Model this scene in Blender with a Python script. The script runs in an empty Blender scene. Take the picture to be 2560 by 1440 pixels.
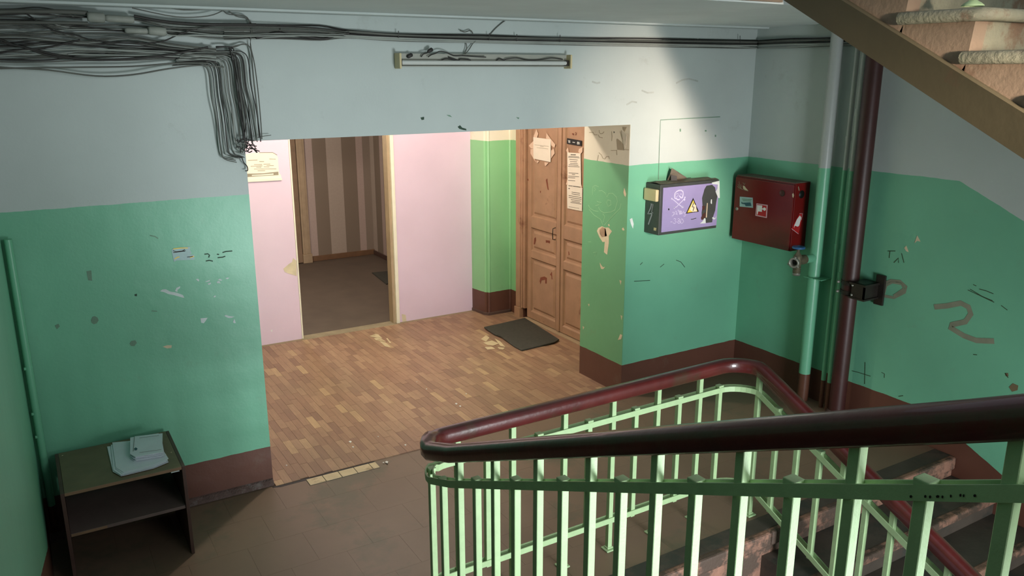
import bpy, math, random
from mathutils import Vector, Matrix
random.seed(7)
S = bpy.context.scene
C = S.collection

# ------------------------------------------------------------------ camera
FPX, YAW, PITCH, ROLL = 2038.85, .5432, .2609, -.0009
EYE = Vector((0, -4.7036, 2.4834))
Fv = Vector((math.sin(YAW)*math.cos(PITCH), math.cos(YAW)*math.cos(PITCH), -math.sin(PITCH)))
R0 = Vector((math.cos(YAW), -math.sin(YAW), 0)); U0 = R0.cross(Fv)
Rv = R0*math.cos(ROLL)+U0*math.sin(ROLL); Uv = -R0*math.sin(ROLL)+U0*math.cos(ROLL)
cd = bpy.data.cameras.new('camera'); cam = bpy.data.objects.new('camera', cd); C.objects.link(cam)
cd.sensor_width = 36; cd.lens = FPX/2560*36; cd.clip_start = .05; cd.clip_end = 60
m = Matrix((Rv, Uv, -Fv)).transposed().to_4x4(); m.translation = EYE
cam.matrix_world = m
S.camera = cam

# ------------------------------------------------------------------ world, lights, exposure
S.view_settings.view_transform = 'Standard'
S.view_settings.look = 'None'; S.view_settings.exposure = 0.0; S.view_settings.gamma = 1
w = bpy.data.worlds.new('sky'); S.world = w; w.use_nodes = True
bg = w.node_tree.nodes['Background']; bg.inputs[0].default_value = (.80, .88, 1, 1); bg.inputs[1].default_value = .37

def area(name, loc, target, sx, sy, power, col, spread=180):
    l = bpy.data.lights.new(name, 'AREA'); l.shape = 'RECTANGLE'; l.size = sx; l.size_y = sy
    l.energy = power; l.color = col; l.spread = math.radians(spread)
    o = bpy.data.objects.new(name, l); C.objects.link(o); o.location = loc
    o.rotation_euler = (Vector(target)-Vector(loc)).to_track_quat('-Z', 'Y').to_euler()
    return o
# daylight of the stair window over the middle landing, and of the window one storey down
area('window_daylight', (2.45, -6.30, 2.95), (2.6, 0, 1.6), 1.7, 1.6, 60, (.93, .98, 1), 180)
# low sun reflected in through one pane: the bright warm patch on the far wall
area('sunlit_pane', (2.0, -6.25, 2.45), (4.30, 0, 2.0), .30, .38, 7.8, (1, .80, .66), 20)
area('lower_window_daylight', (2.75, -6.30, .35), (.9, 0, .7), 1.5, 1.5, 175, (.92, .98, 1), 140)
def point(name, loc, power, col, r):
    l = bpy.data.lights.new(name, 'POINT'); l.energy = power; l.color = col; l.shadow_soft_size = r
    o = bpy.data.objects.new(name, l); C.objects.link(o); o.location = loc; return o
# the lamp of the passage, above and behind the lintel
point('passage_lamp', (2.45, 1.25, 2.72), 92, (1, .85, .72), .07)
# unseen fill light added to brighten the corridor
point('corridor_fill', (2.2, 4.0, 2.3), 56, (1, .92, .82), .1)

# ------------------------------------------------------------------ helpers
def at(px, py, ax, v):
    """point where the sight line through a photo pixel meets the plane axis ax = v"""
    d = Fv + Rv*((px-1280)/FPX) - Uv*((py-720)/FPX)
    return EYE + d*((v-EYE[ax])/d[ax])

class MB:
    def __init__(s): s.v = []; s.f = []; s.sm = []
    def add(s, vs, fs, smooth=False):
        b = len(s.v); s.v += [tuple(p) for p in vs]
        s.f += [tuple(i+b for i in f) for f in fs]; s.sm += [smooth]*len(fs); return s
    def box(s, x0, y0, z0, x1, y1, z1):
        v = [(x, y, z) for x in (x0, x1) for y in (y0, y1) for z in (z0, z1)]
        return s.add(v, [(0,1,3,2),(4,6,7,5),(0,4,5,1),(2,3,7,6),(0,2,6,4),(1,5,7,3)])
    def prism(s, poly, ax, a, b):
        """poly in the two other axes (in x,y,z order), extruded along ax from a to b"""
        n = len(poly)
        def mk(p, t):
            q = list(p); q.insert(ax, t); return tuple(q)
        v = [mk(p, a) for p in poly]+[mk(p, b) for p in poly]
        f = [tuple(range(n)), tuple(range(2*n-1, n-1, -1))]+[(i, i+n, (i+1) % n+n, (i+1) % n) for i in range(n)]
        return s.add(v, f)
    def sweep(s, path, prof, smooth=True, up=Vector((0, 0, 1)), cap=True):
        """prof: list of (side, up) offsets; path: points"""
        n = len(prof); P = [Vector(p) for p in path]; vs = []
        for i, p in enumerate(P):
            t = (P[min(i+1, len(P)-1)]-P[max(i-1, 0)]).normalized()
            sd = t.cross(up)
            if sd.length < .05: sd = t.cross(Vector((1, 0, 0)))
            sd.normalize(); uu = sd.cross(t).normalized()
            vs += [p+sd*a+uu*b for a, b in prof]
        fs = [(i*n+j, (i+1)*n+j, (i+1)*n+(j+1) % n, i*n+(j+1) % n) for i in range(len(P)-1) for j in range(n)]
        s.add(vs, fs, smooth)
        if cap: s.add(vs[:n], [tuple(range(n))]); s.add(vs[-n:], [tuple(range(n-1, -1, -1))])
        return s
    def tube(s, path, r, n=8, smooth=True, up=Vector((0, 0, 1))):
        return s.sweep(path, [(r*math.cos(2*math.pi*k/n), r*math.sin(2*math.pi*k/n)) for k in range(n)], smooth, up)
    def lathe(s, prof, org, axis, n=20):
        """prof: (distance along axis, radius)"""
        a = Vector(axis).normalized(); u = a.orthogonal().normalized(); w_ = a.cross(u); o = Vector(org); vs = []
        for d, r in prof: vs += [o+a*d+(u*math.cos(2*math.pi*k/n)+w_*math.sin(2*math.pi*k/n))*max(r, 1e-5) for k in range(n)]
        fs = [(i*n+j, i*n+(j+1) % n, (i+1)*n+(j+1) % n, (i+1)*n+j) for i in range(len(prof)-1) for j in range(n)]
        return s.add(vs, fs, True)
    def flat(s, pts, th, nrm):
        """thin plate: polygon pts with a thickness th towards nrm"""
        n = len(pts); nv = Vector(nrm).normalized()*th; P = [Vector(p) for p in pts]
        return s.add([p for p in P]+[p+nv for p in P], [tuple(range(n)), tuple(range(2*n-1, n-1, -1))]+[(i, i+n, (i+1) % n+n, (i+1) % n) for i in range(n)])
    def ribbon(s, pts, wd, th, nrm):
        nv = Vector(nrm).normalized(); P = [Vector(p) for p in pts]
        prof = [(-wd/2, 0), (wd/2, 0), (wd/2, th), (-wd/2, th)]
        return s.sweep(P, prof, False, up=nv)
    def build(s, name, mat, parent=None, bevel=0, seg=2, smooth_angle=None):
        me = bpy.data.meshes.new(name); me.from_pydata(s.v, [], s.f); me.update()
        import bmesh
        bm = bmesh.new(); bm.from_mesh(me)
        for f, q in zip(bm.faces, s.sm): f.smooth = q
        bmesh.ops.recalc_face_normals(bm, faces=bm.faces); bm.to_mesh(me); bm.free()
        me.materials.append(mat)
        o = bpy.data.objects.new(name, me); C.objects.link(o)
        if parent: o.parent = parent
        if bevel:
            b = o.modifiers.new('bevel', 'BEVEL'); b.width = bevel; b.segments = seg; b.limit_method = 'ANGLE'
        return o

def tag(o, label, cat, group=None):
    o['label'] = label; o['category'] = cat
    if group: o['group'] = group
    return o
def struct(o): o['kind'] = 'structure'; return o
def empty(name, loc=(0, 0, 0)):
    """things are modelled in world coordinates; the empty carries them from its own place"""
    o = bpy.data.objects.new(name, None); C.objects.link(o); o.location = loc; o.empty_display_size = .1; return o
def settle(root):
    """put children's mesh data in the empty's local frame"""
    off = root.location.copy()
    bpy.context.view_layer.update()
    seen = set()
    def go(o):
        for c in o.children:
            if c.type == 'MESH' and c.data.name not in seen:
                seen.add(c.data.name); c.data.transform(Matrix.Translation(-off))
            go(c)
    go(root)
NRM = {0: (-1, 0, 0), 1: (0, -1, 0), 2: (0, 0, 1)}
def dec(name, pix, ax, v, mat, parent=None, off=.0008, th=.001, mb=None):
    """a flat print, chip or plate on the surface ax = v, outlined by pixels"""
    b = mb or MB(); n = Vector(NRM[ax])
    pts = [at(x, y, ax, v)+n*off for x, y in pix]
    b.flat(pts, th, n)
    if mb: return b
    return b.build(name, mat, parent)
def rib(pixlist, ax, v, wd, off=.001, th=.0008, mb=None):
    b = mb or MB(); n = Vector(NRM[ax])
    for pix in pixlist: b.ribbon([at(x, y, ax, v)+n*off for x, y in pix], wd, th, n)
    return b
def zc(ox, oy, sc, pts): return [(ox+x/sc, oy+y/sc) for x, y in pts]

# ------------------------------------------------------------------ materials
def srgb(r, g, b):
    f = lambda c: (c/255/12.92) if c/255 <= .04045 else ((c/255+.055)/1.055)**2.4
    return (f(r), f(g), f(b), 1)
def node(nt, t, **k):
    n = nt.nodes.new(t)
    for a, b in k.items(): setattr(n, a, b)
    return n
def lk(nt, a, b): nt.links.new(a, b)
def mth(nt, op, a, b=None, clamp=False):
    n = node(nt, 'ShaderNodeMath', operation=op, use_clamp=clamp)
    for i, q in enumerate((a, b)):
        if q is None: continue
        if isinstance(q, (int, float)): n.inputs[i].default_value = q
        else: lk(nt, q, n.inputs[i])
    return n.outputs[0]
def mixc(nt, fac, a, b, blend='MIX'):
    n = node(nt, 'ShaderNodeMix', data_type='RGBA', blend_type=blend)
    for i, q in ((0, fac), (6, a), (7, b)):
        if isinstance(q, (int, float)): n.inputs[i].default_value = q
        elif isinstance(q, tuple): n.inputs[i].default_value = q
        else: lk(nt, q, n.inputs[i])
    return n.outputs[2]
def noise(nt, scale, detail=4, vec=None, rough=.55):
    n = node(nt, 'ShaderNodeTexNoise'); n.inputs['Scale'].default_value = scale; n.inputs['Detail'].default_value = detail
    n.inputs['Roughness'].default_value = rough
    if vec is None:
        g = node(nt, 'ShaderNodeNewGeometry'); vec = g.outputs['Position']
    lk(nt, vec, n.inputs['Vector']); return n.outputs['Fac']
def ramp(nt, fac, stops, mode='LINEAR'):
    n = node(nt, 'ShaderNodeValToRGB'); e = n.color_ramp.elements; n.color_ramp.interpolation = mode
    while len(e) < len(stops): e.new(.5)
    for k, (p, c) in enumerate(stops): e[k].position = p; e[k].color = c
    lk(nt, fac, n.inputs[0]); return n.outputs[0]
def base(name, rough=.6, metal=0, coat=0):
    mt = bpy.data.materials.new(name); mt.use_nodes = True; nt = mt.node_tree
    p = nt.nodes['Principled BSDF']; p.inputs['Roughness'].default_value = rough; p.inputs['Metallic'].default_value = metal
    p.inputs['Coat Weight'].default_value = coat
    return mt, nt, p
def bump(nt, p, h, strength=.3, dist=.003):
    b = node(nt, 'ShaderNodeBump'); b.inputs['Strength'].default_value = strength; b.inputs['Distance'].default_value = dist
    lk(nt, h, b.inputs['Height']); lk(nt, b.outputs[0], p.inputs['Normal'])
def mat(name, col, rough=.6, var=.12, scale=12, metal=0, coat=0, bs=.25, bd=.002, dark=None, dk=.62):
    """paint or raw surface: base colour with mottling, optional grime colour in blotches, fine relief"""
    mt, nt, p = base(name, rough, metal, coat)
    n1 = noise(nt, scale); lo = tuple(c*(1-var) for c in col[:3])+(1,); hi = tuple(min(1, c*(1+var)) for c in col[:3])+(1,)
    c = ramp(nt, n1, [(.3, lo), (.7, hi)])
    if dark:
        n2 = noise(nt, scale*.45, 6, rough=.7); k = ramp(nt, n2, [(dk-.04, (0,0,0,1)), (dk+.05, (1,1,1,1))])
        c = mixc(nt, k, c, dark)
    lk(nt, c, p.inputs['Base Color'])
    if bs: bump(nt, p, noise(nt, scale*6, 3), bs, bd)
    return mt

WHITE = srgb(187, 197, 194); GREEN = srgb(114, 182, 150); BROWN = srgb(98, 62, 50)
def wall_paint(name, slope=0, y0=0, zb=.25, zg=1.807, white=WHITE, green=GREEN):
    """three painted bands: brown base, green dado, whitewashed top; the bands follow the stairs with the given slope"""
    mt, nt, p = base(name)
    g = node(nt, 'ShaderNodeNewGeometry'); sp = node(nt, 'ShaderNodeSeparateXYZ'); lk(nt, g.outputs['Position'], sp.inputs[0])
    z = sp.outputs['Z']
    if slope:
        t = mth(nt, 'MULTIPLY', mth(nt, 'MINIMUM', mth(nt, 'ADD', sp.outputs['Y'], y0), 0.), slope)
        z = mth(nt, 'SUBTRACT', z, t)
    wob = mth(nt, 'MULTIPLY', mth(nt, 'SUBTRACT', noise(nt, 9, 3), .5), .012)
    z = mth(nt, 'ADD', z, wob)
    kg = mth(nt, 'GREATER_THAN', z, zb); kw = mth(nt, 'GREATER_THAN', z, zg)
    v = noise(nt, 1.6, 5)
    f = lambda c, a: ramp(nt, v, [(.3, tuple(x*(1-a) for x in c[:3])+(1,)), (.7, tuple(min(1, x*(1+a)) for x in c[:3])+(1,))])
    c = mixc(nt, kg, f(BROWN, .12), f(green, .07)); c = mixc(nt, kw, c, f(white, .05))
    # hand grime and scuffs with soft edges
    gr = ramp(nt, noise(nt, 3.1, 8, rough=.72), [(.60, (0,0,0,1)), (.78, (.35,.35,.35,1))])
    c = mixc(nt, gr, c, srgb(120, 116, 100))
    lk(nt, c, p.inputs['Base Color'])
    r = mth(nt, 'ADD', mth(nt, 'MULTIPLY', kw, .35), .42); lk(nt, r, p.inputs['Roughness'])
    h = mth(nt, 'ADD', mth(nt, 'MULTIPLY', noise(nt, 5, 2), 1.), mth(nt, 'MULTIPLY', noise(nt, 60, 2), .12))
    bump(nt, p, h, .35, .012)
    return mt
M = {}
M['wall'] = wall_paint('wall_paint')
M['wall_right'] = wall_paint('stair_wall_paint', .455, 1.76)
M['wall_left'] = wall_paint('left_wall_paint', -.455, .55)
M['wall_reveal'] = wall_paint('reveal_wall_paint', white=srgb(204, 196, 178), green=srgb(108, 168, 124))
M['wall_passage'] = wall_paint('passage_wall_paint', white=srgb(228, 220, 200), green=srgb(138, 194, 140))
M['ceiling'] = mat('ceiling_whitewash', srgb(196, 206, 204), .8, .05, 3)
M['pink'] = mat('pink_board_paint', srgb(226, 198, 214), .62, .03, 2.5, bd=.003)
M['cream'] = mat('cream_casing_paint', srgb(238, 228, 205), .5, .05, 9)
M['tan'] = mat('tan_wood', srgb(170, 145, 115), .6, .1, 9)
M['door'] = mat('brown_door_paint', srgb(174, 134, 106), .5, .10, 7, dark=srgb(128, 86, 64), dk=.66, bd=.004)
M['door_chip'] = mat('red_primer_chips', srgb(128, 66, 44), .7)
M['mint'] = mat('mint_rail_paint', srgb(166, 194, 146), .42, .06, 25, bs=.3)
M['maroon'] = mat('maroon_handrail_varnish', srgb(80, 28, 26), .36, .3, 6, coat=.5, dark=srgb(70, 44, 32), dk=.6, bs=.5, bd=.002)
M['floor'] = mat('brown_floor_paint', srgb(124, 102, 84), .5, .08, 2.2, dark=srgb(106, 96, 78), dk=.6)
M['grout'] = mat('dark_grout', srgb(120, 99, 82), .9)
M['tile'] = mat('beige_ceramic_tile', srgb(208, 188, 150), .5, .10, 14, dark=srgb(166, 142, 106), dk=.6)
M['step'] = mat('worn_step_paint', srgb(80, 70, 62), .65, .22, 5, dark=srgb(60, 60, 54), dk=.52, bd=.005)
M['nosing'] = mat('pink_chipped_nosing', srgb(152, 112, 94), .7, .2, 9, dark=srgb(84, 68, 58), dk=.50, bs=.6, bd=.008)
M['plaster'] = mat('brown_plaster_paint', srgb(134, 117, 98), .6, .10, 6, dark=srgb(112, 88, 70), dk=.62, bs=.3, bd=.010)
M['soffit'] = mat('olive_soffit_paint', srgb(82, 76, 56), .6, .10, 3, dark=srgb(90, 68, 52), dk=.6, bd=.004)
M['upper_step'] = mat('grey_green_step', srgb(134, 134, 114), .7, .16, 8, dark=srgb(118, 98, 78), dk=.58, bs=.7, bd=.008)
M['corridor_floor'] = mat('dark_lino', srgb(96, 82, 70), .6, .12, 4)
M['wood_strip'] = mat('brown_skirting', srgb(120, 88, 62), .6)
M['cable'] = mat('grey_cable', srgb(92, 94, 88), .6, .2, 5)
M['cable_dark'] = mat('dark_cable', srgb(46, 44, 42), .6, .2, 5)
M['cable_light'] = mat('whitewashed_cable', srgb(150, 156, 150), .7, .15, 5)
M['sleeve'] = mat('pale_sleeve', srgb(148, 152, 144), .6, .15, 14)
M['chipw'] = mat('bare_filler', srgb(205, 215, 214), .85)
M['chipc'] = mat('bare_cream_plaster', srgb(214, 196, 166), .85)
M['chipp'] = mat('bare_pinkish_plaster', srgb(192, 158, 130), .85)
M['chipg'] = mat('grey_smudge', srgb(106, 140, 118), .6)
M['chipd'] = mat('dark_smudge', srgb(44, 70, 54), .7)
M['chipk'] = mat('grey_concrete', srgb(150, 138, 118), .9)
M['crease'] = mat('paint_crack', srgb(150, 138, 116), .9)
M['scratch'] = mat('pale_scratch', srgb(150, 198, 152), .7)
M['pinkmark'] = mat('faded_pink_marker', srgb(136, 138, 118), .7)
M['ink'] = mat('dark_marker', srgb(58, 76, 52), .7)
M['scuff'] = mat('grey_scuff', srgb(172, 179, 174), .7)
M['darkmetal'] = mat('dark_grey_enamel', srgb(66, 70, 68), .45, .12, 14)
M['lid'] = mat('dusty_metal_top', srgb(104, 96, 82), .8, .2, 16)
M['lilac'] = mat('lilac_paint', srgb(154, 144, 190), .5, .05, 7)
M['lilac_light'] = mat('chalk_lilac', srgb(204, 198, 226), .8)
M['greymark'] = mat('grey_brush_mark', srgb(150, 150, 160), .7)
M['black'] = mat('black', srgb(16, 15, 14), .5)
M['brownred'] = mat('brown_smear', srgb(74, 42, 34), .6)
M['yellow'] = mat('warning_yellow', srgb(240, 206, 84), .5)
M['paleyellow'] = mat('worn_warning_yellow', srgb(238, 220, 190), .5)
M['white'] = mat('white_print', srgb(228, 226, 222), .7)
M['plastic'] = mat('yellowed_plastic', srgb(206, 192, 150), .5, .05)
M['red'] = mat('red_cabinet_enamel', srgb(112, 14, 16), .35, .10, 5)
M['redlight'] = mat('red_print', srgb(178, 30, 34), .5)
M['pinkprint'] = mat('faded_white_print', srgb(206, 170, 176), .6)
M['bluecard'] = mat('pale_blue_sticker', srgb(160, 188, 188), .5)
M['blueink'] = mat('dark_teal_print', srgb(52, 88, 100), .5)
M['handwheel'] = mat('blue_enamel', srgb(50, 100, 150), .4)
M['brass'] = mat('old_valve_metal', srgb(104, 98, 78), .5, .2, 25, metal=.3)
M['alu'] = mat('aluminium', srgb(150, 150, 140), .45, .1, 20, metal=.5)
M['post'] = mat('dark_red_post_paint', srgb(62, 30, 28), .45, .15, 7)
M['bracket'] = mat('black_steel', srgb(50, 44, 40), .4, .2, 20, metal=.4)
M['wood'] = mat('dark_wood_veneer', srgb(118, 103, 78), .5, .12, 9)
M['wood_side'] = mat('dark_brown_board', srgb(84, 62, 54), .55, .12, 9)
M['shelf_top'] = mat('faded_shelf_board', srgb(112, 96, 90), .5, .08, 9)
M['wood_edge'] = mat('worn_edge', srgb(138, 110, 84), .6)
M['paper'] = mat('white_paper', srgb(224, 230, 238), .8, .03)
M['paperw'] = mat('warm_white_paper', srgb(240, 226, 210), .8, .02)
M['tape'] = mat('masking_tape', srgb(226, 192, 168), .6, .03)
M['text'] = mat('printed_text', srgb(120, 112, 104), .8)
M['text_faint'] = mat('faint_printed_text', srgb(186, 172, 152), .8)
M['mat'] = mat('dark_rubber_mat', srgb(62, 60, 52), .8, .15, 30, bs=.8, bd=.003)
M['tube'] = mat('fluorescent_glass', srgb(200, 204, 200), .25, .02)
M['fixture'] = mat('fixture_metal', srgb(158, 160, 150), .5, .08)
M['threshold'] = mat('grey_threshold', srgb(150, 134, 108), .8, .15, 10)

def pipe_paint():
    mt, nt, p = base('banded_pipe_paint', .35)
    g = node(nt, 'ShaderNodeNewGeometry'); sp = node(nt, 'ShaderNodeSeparateXYZ'); lk(nt, g.outputs['Position'], sp.inputs[0])
    z = sp.outputs['Z']
    c = mixc(nt, mth(nt, 'GREATER_THAN', z, .22), srgb(96, 58, 44), srgb(112, 186, 150))
    c = mixc(nt, mth(nt, 'GREATER_THAN', z, 1.80), c, srgb(178, 184, 182))
    c = mixc(nt, noise(nt, 30, 3), c, mixc(nt, .12, c, srgb(120, 110, 90)))
    lk(nt, c, p.inputs['Base Color']); bump(nt, p, noise(nt, 60, 2), .3, .002); return mt
M['pipe'] = pipe_paint()
def stripes(name, axis, stops, lo, hi):
    mt, nt, p = base(name, .8)
    g = node(nt, 'ShaderNodeNewGeometry'); sp = node(nt, 'ShaderNodeSeparateXYZ'); lk(nt, g.outputs['Position'], sp.inputs[0])
    t = mth(nt, 'DIVIDE', mth(nt, 'SUBTRACT', sp.outputs[axis], lo), hi-lo)
    c = ramp(nt, t, [((a-lo)/(hi-lo), k) for a, k in stops], 'CONSTANT')
    c = mixc(nt, mth(nt, 'MULTIPLY', noise(nt, 40, 3), .25), c, srgb(120, 105, 92)); lk(nt, c, p.inputs['Base Color']); return mt
L1, L2, D1, D2 = srgb(186, 170, 156), srgb(192, 170, 160), srgb(138, 122, 106), srgb(150, 134, 120)
M['stripe'] = stripes('striped_wallpaper', 'X', [(1.0, D1), (3.20, L2), (3.32, D1), (3.505, L1), (3.71, D1), (3.91, L2), (4.01, D2)], 1., 4.4)
sy = []; yy = 2.7
pat = [(.20, D1), (.20, L1), (.20, D2), (.1, L2)]; i = 0
while yy < 5.85: sy.append((yy, pat[i % 4][1])); yy += pat[i % 4][0]; i += 1
M['stripe_side'] = stripes('striped_wallpaper_side', 'Y', sy, 2.6, 6.)
def parquet():
    mt, nt, p = base('parquet_wood', .5)
    at_ = node(nt, 'ShaderNodeAttribute'); at_.attribute_name = 'tone'
    c = ramp(nt, at_.outputs['Fac'], [(0, srgb(142, 108, 88)), (.35, srgb(158, 122, 98)), (.75, srgb(172, 138, 110)), (1, srgb(194, 162, 124))])
    g = node(nt, 'ShaderNodeNewGeometry'); mp = node(nt, 'ShaderNodeMapping'); mp.inputs['Scale'].default_value = (30, 2.2, 1)
    lk(nt, g.outputs['Position'], mp.inputs[0])
    gr = ramp(nt, noise(nt, 3, 5, mp.outputs[0]), [(.25, (.80, .78, .76, 1)), (.75, (1.12, 1.1, 1.08, 1))])
    c = mixc(nt, 1., c, gr, 'MULTIPLY')
    dirt = ramp(nt, noise(nt, 1.1, 6, rough=.7), [(.45, (0,0,0,1)), (.8, (.6,.6,.6,1))])
    c = mixc(nt, dirt, c, srgb(128, 108, 82)); lk(nt, c, p.inputs['Base Color'])
    bump(nt, p, noise(nt, 40, 3), .3, .001); return mt
M['parquet'] = parquet()

gm, gnt, gp = base('window_glass', .02); gp.inputs['Transmission Weight'].default_value = 1; gp.inputs['IOR'].default_value = 1.45; M['glass'] = gm
# ------------------------------------------------------------------ the setting
XL, X1, X2, X3, XC = -.12, 1.102, 3.843, 5.075, 4.12
T = .56; ZO = 2.102; ZC = 2.80; D = 2.68; XD = 4.29; EDGE = -1.98
wf = MB().box(XL-.25, 0, -.1, X1, T, ZC+.3).box(X1, 0, ZO, X2+.003, T, ZC+.3).box(X2+.003, 0, -.1, X3+.25, T, ZC+.3)
wall_front = struct(wf.build('wall_front', M['wall']))
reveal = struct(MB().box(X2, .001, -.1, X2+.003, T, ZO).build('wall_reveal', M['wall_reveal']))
wall_right = struct(MB().box(X3, -6.4, -3, X3+.25, 0, 5.5).build('wall_right', M['wall_right']))
wall_left = struct(MB().box(XL-.25, -3.95, -.1, XL, 0, 5.5).box(-1.35, -6.4, -3, -1.1, -3.95, 5.5).box(-1.1, -4.1, -3, XL-.25, -3.95, 5.5).build('wall_left', M['wall_left']))
# back wall of the stairwell with its two window openings, behind the camera
WX0, WX1 = 1.5, 3.4
bw = MB().box(-1.35, -6.6, -3, WX0, -6.4, 5.5).box(WX1, -6.6, -3, X3+.25, -6.4, 5.5).box(WX0, -6.6, -3, WX1, -6.4, -.5).box(WX0, -6.6, 1.2, WX1, -6.4, 2.0).box(WX0, -6.6, 3.9, WX1, -6.4, 5.5)
struct(bw.build('wall_back', M['wall']))
for k, (z0, z1) in enumerate(((2.0, 3.9), (-.5, 1.2))):
    f = MB().box(WX0, -6.54, z0, WX0+.07, -6.46, z1).box(WX1-.07, -6.54, z0, WX1, -6.46, z1).box(WX0+.07, -6.54, z0, WX1-.07, -6.46, z0+.07).box(WX0+.07, -6.54, z1-.07, WX1-.07, -6.46, z1)
    wn = struct(f.build('window_%d' % (k+1), M['cream']))
    MB().box((WX0+WX1)/2-.03, -6.53, z0+.07, (WX0+WX1)/2+.03, -6.47, z1-.07).build('mullion', M['cream'], wn)
    MB().box(WX0+.06, -6.503, z0+.06, WX1-.06, -6.497, z1-.06).build('pane', M['glass'], wn)
# ceiling: the slab of the upper landing and the beam along the front wall
CE = -1.72
struct(MB().box(XL, CE, ZC, X3, -.12, ZC+.26).build('ceiling', M['ceiling']))
struct(MB().box(XL, -.12, ZC-.012, X3, 0, ZC+.26).build('trim_1', M['ceiling'], bevel=.006))
struct(MB().box(XL, CE-.02, ZC+.008, 3.36, CE, ZC+.27).build('trim_2', M['plaster']))
# landing floor
fl = MB().box(XL, EDGE, -.14, X3, -.03, -.0022)
floor = struct(fl.build('floor', M['grout']))
TS = .30
ymin = EDGE+.02; yy = -.05; r = 0
while yy > ymin+.02:
    y2 = max(yy-TS, ymin); xx = XL+.004-(.15 if r % 2 else 0)
    while xx < X3-.01:
        xa, xb = max(xx, XL+.002), min(xx+TS, X3-.002)
        if xb-xa > .02:
            dz = random.uniform(-.00012, .00012)
            MB().box(xa+.0004, y2+.0004, -.012, xb-.0004, yy-.0004, dz).build('tile', M['step'] if (yy < -1.6 and xx > 1.9) else M['floor'], floor)
        xx += TS
    yy -= TS; r += 1
# five bare beige tiles along the threshold
ta, tb = at(766, 1202, 2, 0).x, at(942, 1160, 2, 0).x
for k in range(5):
    xa = ta+k*.104; xb = min(xa+.104, tb)
    MB().box(xa+.002, -.152, -.004, xb-.002, -.070, .0045).build('tile', M['tile'], floor, bevel=.001)
MB().box(ta, -.154, -.003, tb, -.068, .0015).build('mortar_bed', M['step'], floor)
MB().prism([(ta-.16, -.075), (tb, -.066), (tb, -.046), (X1-.02, -.046), (X1-.02, -.056)][::-1], 2, -.003, .0012).build('lino_gap_shadow', M['black'], floor)  # black strip painted as the shadow of the lino edge along the gap
# front nosing of the landing
for xa, xb in ((1.42, 2.4), (2.4, 3.32), (3.32, X3)):
    MB().box(xa+.001, EDGE-.025, -.085, xb-.001, EDGE+.02, .001).build('nosing', M['nosing'], floor, bevel=.012)
MB().box(1.42, EDGE-.004, -.34, X3-.002, EDGE+.05, -.086).build('fascia', M['nosing'], floor)
# parquet passage floor
pf = struct(MB().box(X1+.001, -.045, -.14, 4.5, T, -.004).box(1.0, T, -.14, 4.5, D-.045, -.004).build('floor.001', M['grout']))
planks = []
xx = 1.0; c_ = 0
while xx < XD+.02:
    yy = -.05-random.uniform(0, .22)
    while yy < D-.05:
        y2 = yy+random.choice((.17, .22, .22))
        a, b = max(yy, -.05), min(y2, D-.05); xb = min(xx+.052, XD+.03)
        if xx < X1: a = max(a, T)
        if b-a > .01: planks.append((xx, a, xb, b))
        yy = y2
    xx += .052
planks.sort(key=lambda q: q[1]+.15*abs(q[0]-1.9))
def plank_mesh(mb, q, dz): mb.box(q[0]+.0006, q[1]+.0006, -.006, q[2]-.0006, q[3]-.0006, .006+dz)
def tone(o, vals):
    a = o.data.attributes.new('tone', 'FLOAT', 'FACE')
    for k, v in enumerate(vals): a.data[k].value = v
def tv():
    r_ = random.random(); return random.uniform(.86, 1) if r_ < .04 else random.uniform(.0, .78)
for q in planks[:298]:
    b = MB(); plank_mesh(b, q, random.uniform(-.0006, .0006)); o = b.build('plank', M['parquet'], pf); tone(o, [tv()]*6)
b = MB(); vals = []
for q in planks[298:]: plank_mesh(b, q, random.uniform(-.0006, .0006)); vals += [tv()]*6
o = b.build('plank', M['parquet'], pf); tone(o, vals); o['kind'] = 'stuff'
struct(MB().box(1.0, D-.045, -.1, 4.02, D+.09, .004).build('trim_3', M['threshold'], bevel=.003))
Y3 = lambda p: zc(640, 760, 2.783, p)
for t_ in ([(790,225),(830,208),(850,212),(880,240),(850,238)], [(820,240),(860,235),(905,262),(880,262),(840,255)], [(860,262),(900,268),(945,305),(925,300),(885,282)], [(880,280),(895,282),(930,303),(900,296)], [(905,240),(915,238),(942,272),(930,272)],
           [(1565,245),(1600,218),(1625,235),(1600,262)], [(1580,270),(1640,255),(1690,275),(1650,290),(1610,285)], [(1590,300),(1640,298),(1665,312),(1610,318)], [(1660,240),(1700,262),(1735,300),(1700,292)], [(1680,300),(1730,305),(1720,318),(1690,312)]):
    dec('lino_tear', Y3(t_), 2, .0068, M['tile'], pf)
for p_ in ((875,1105,7),(882,1118,5),(945,1092,3),(1013,1113,5),(1165,985,3),(716,1164,4),(1140,1010,6),(1150,1016,5),(1066,973,3),(1042,955,2),(966,1156,8),(958,1157,4)):
    x, y, s_ = p_; dec('crumb', [(x-s_*.5, y), (x, y-s_*.35), (x+s_*.6, y-s_*.2), (x+s_*.3, y+s_*.4)], 2, .006, M['white'], pf, th=.002)
bl = MB().prism([(0, 0), (-.035, 0), (-.030, .012), (-.012, .030), (0, .036)], 0, XL, X1-.002)
struct(bl.build('baseboard_left', mat('scuffed_fillet', srgb(92, 72, 66), .7, .2, 20, dark=srgb(120, 108, 104), dk=.55, bs=.8, bd=.01)))
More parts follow.
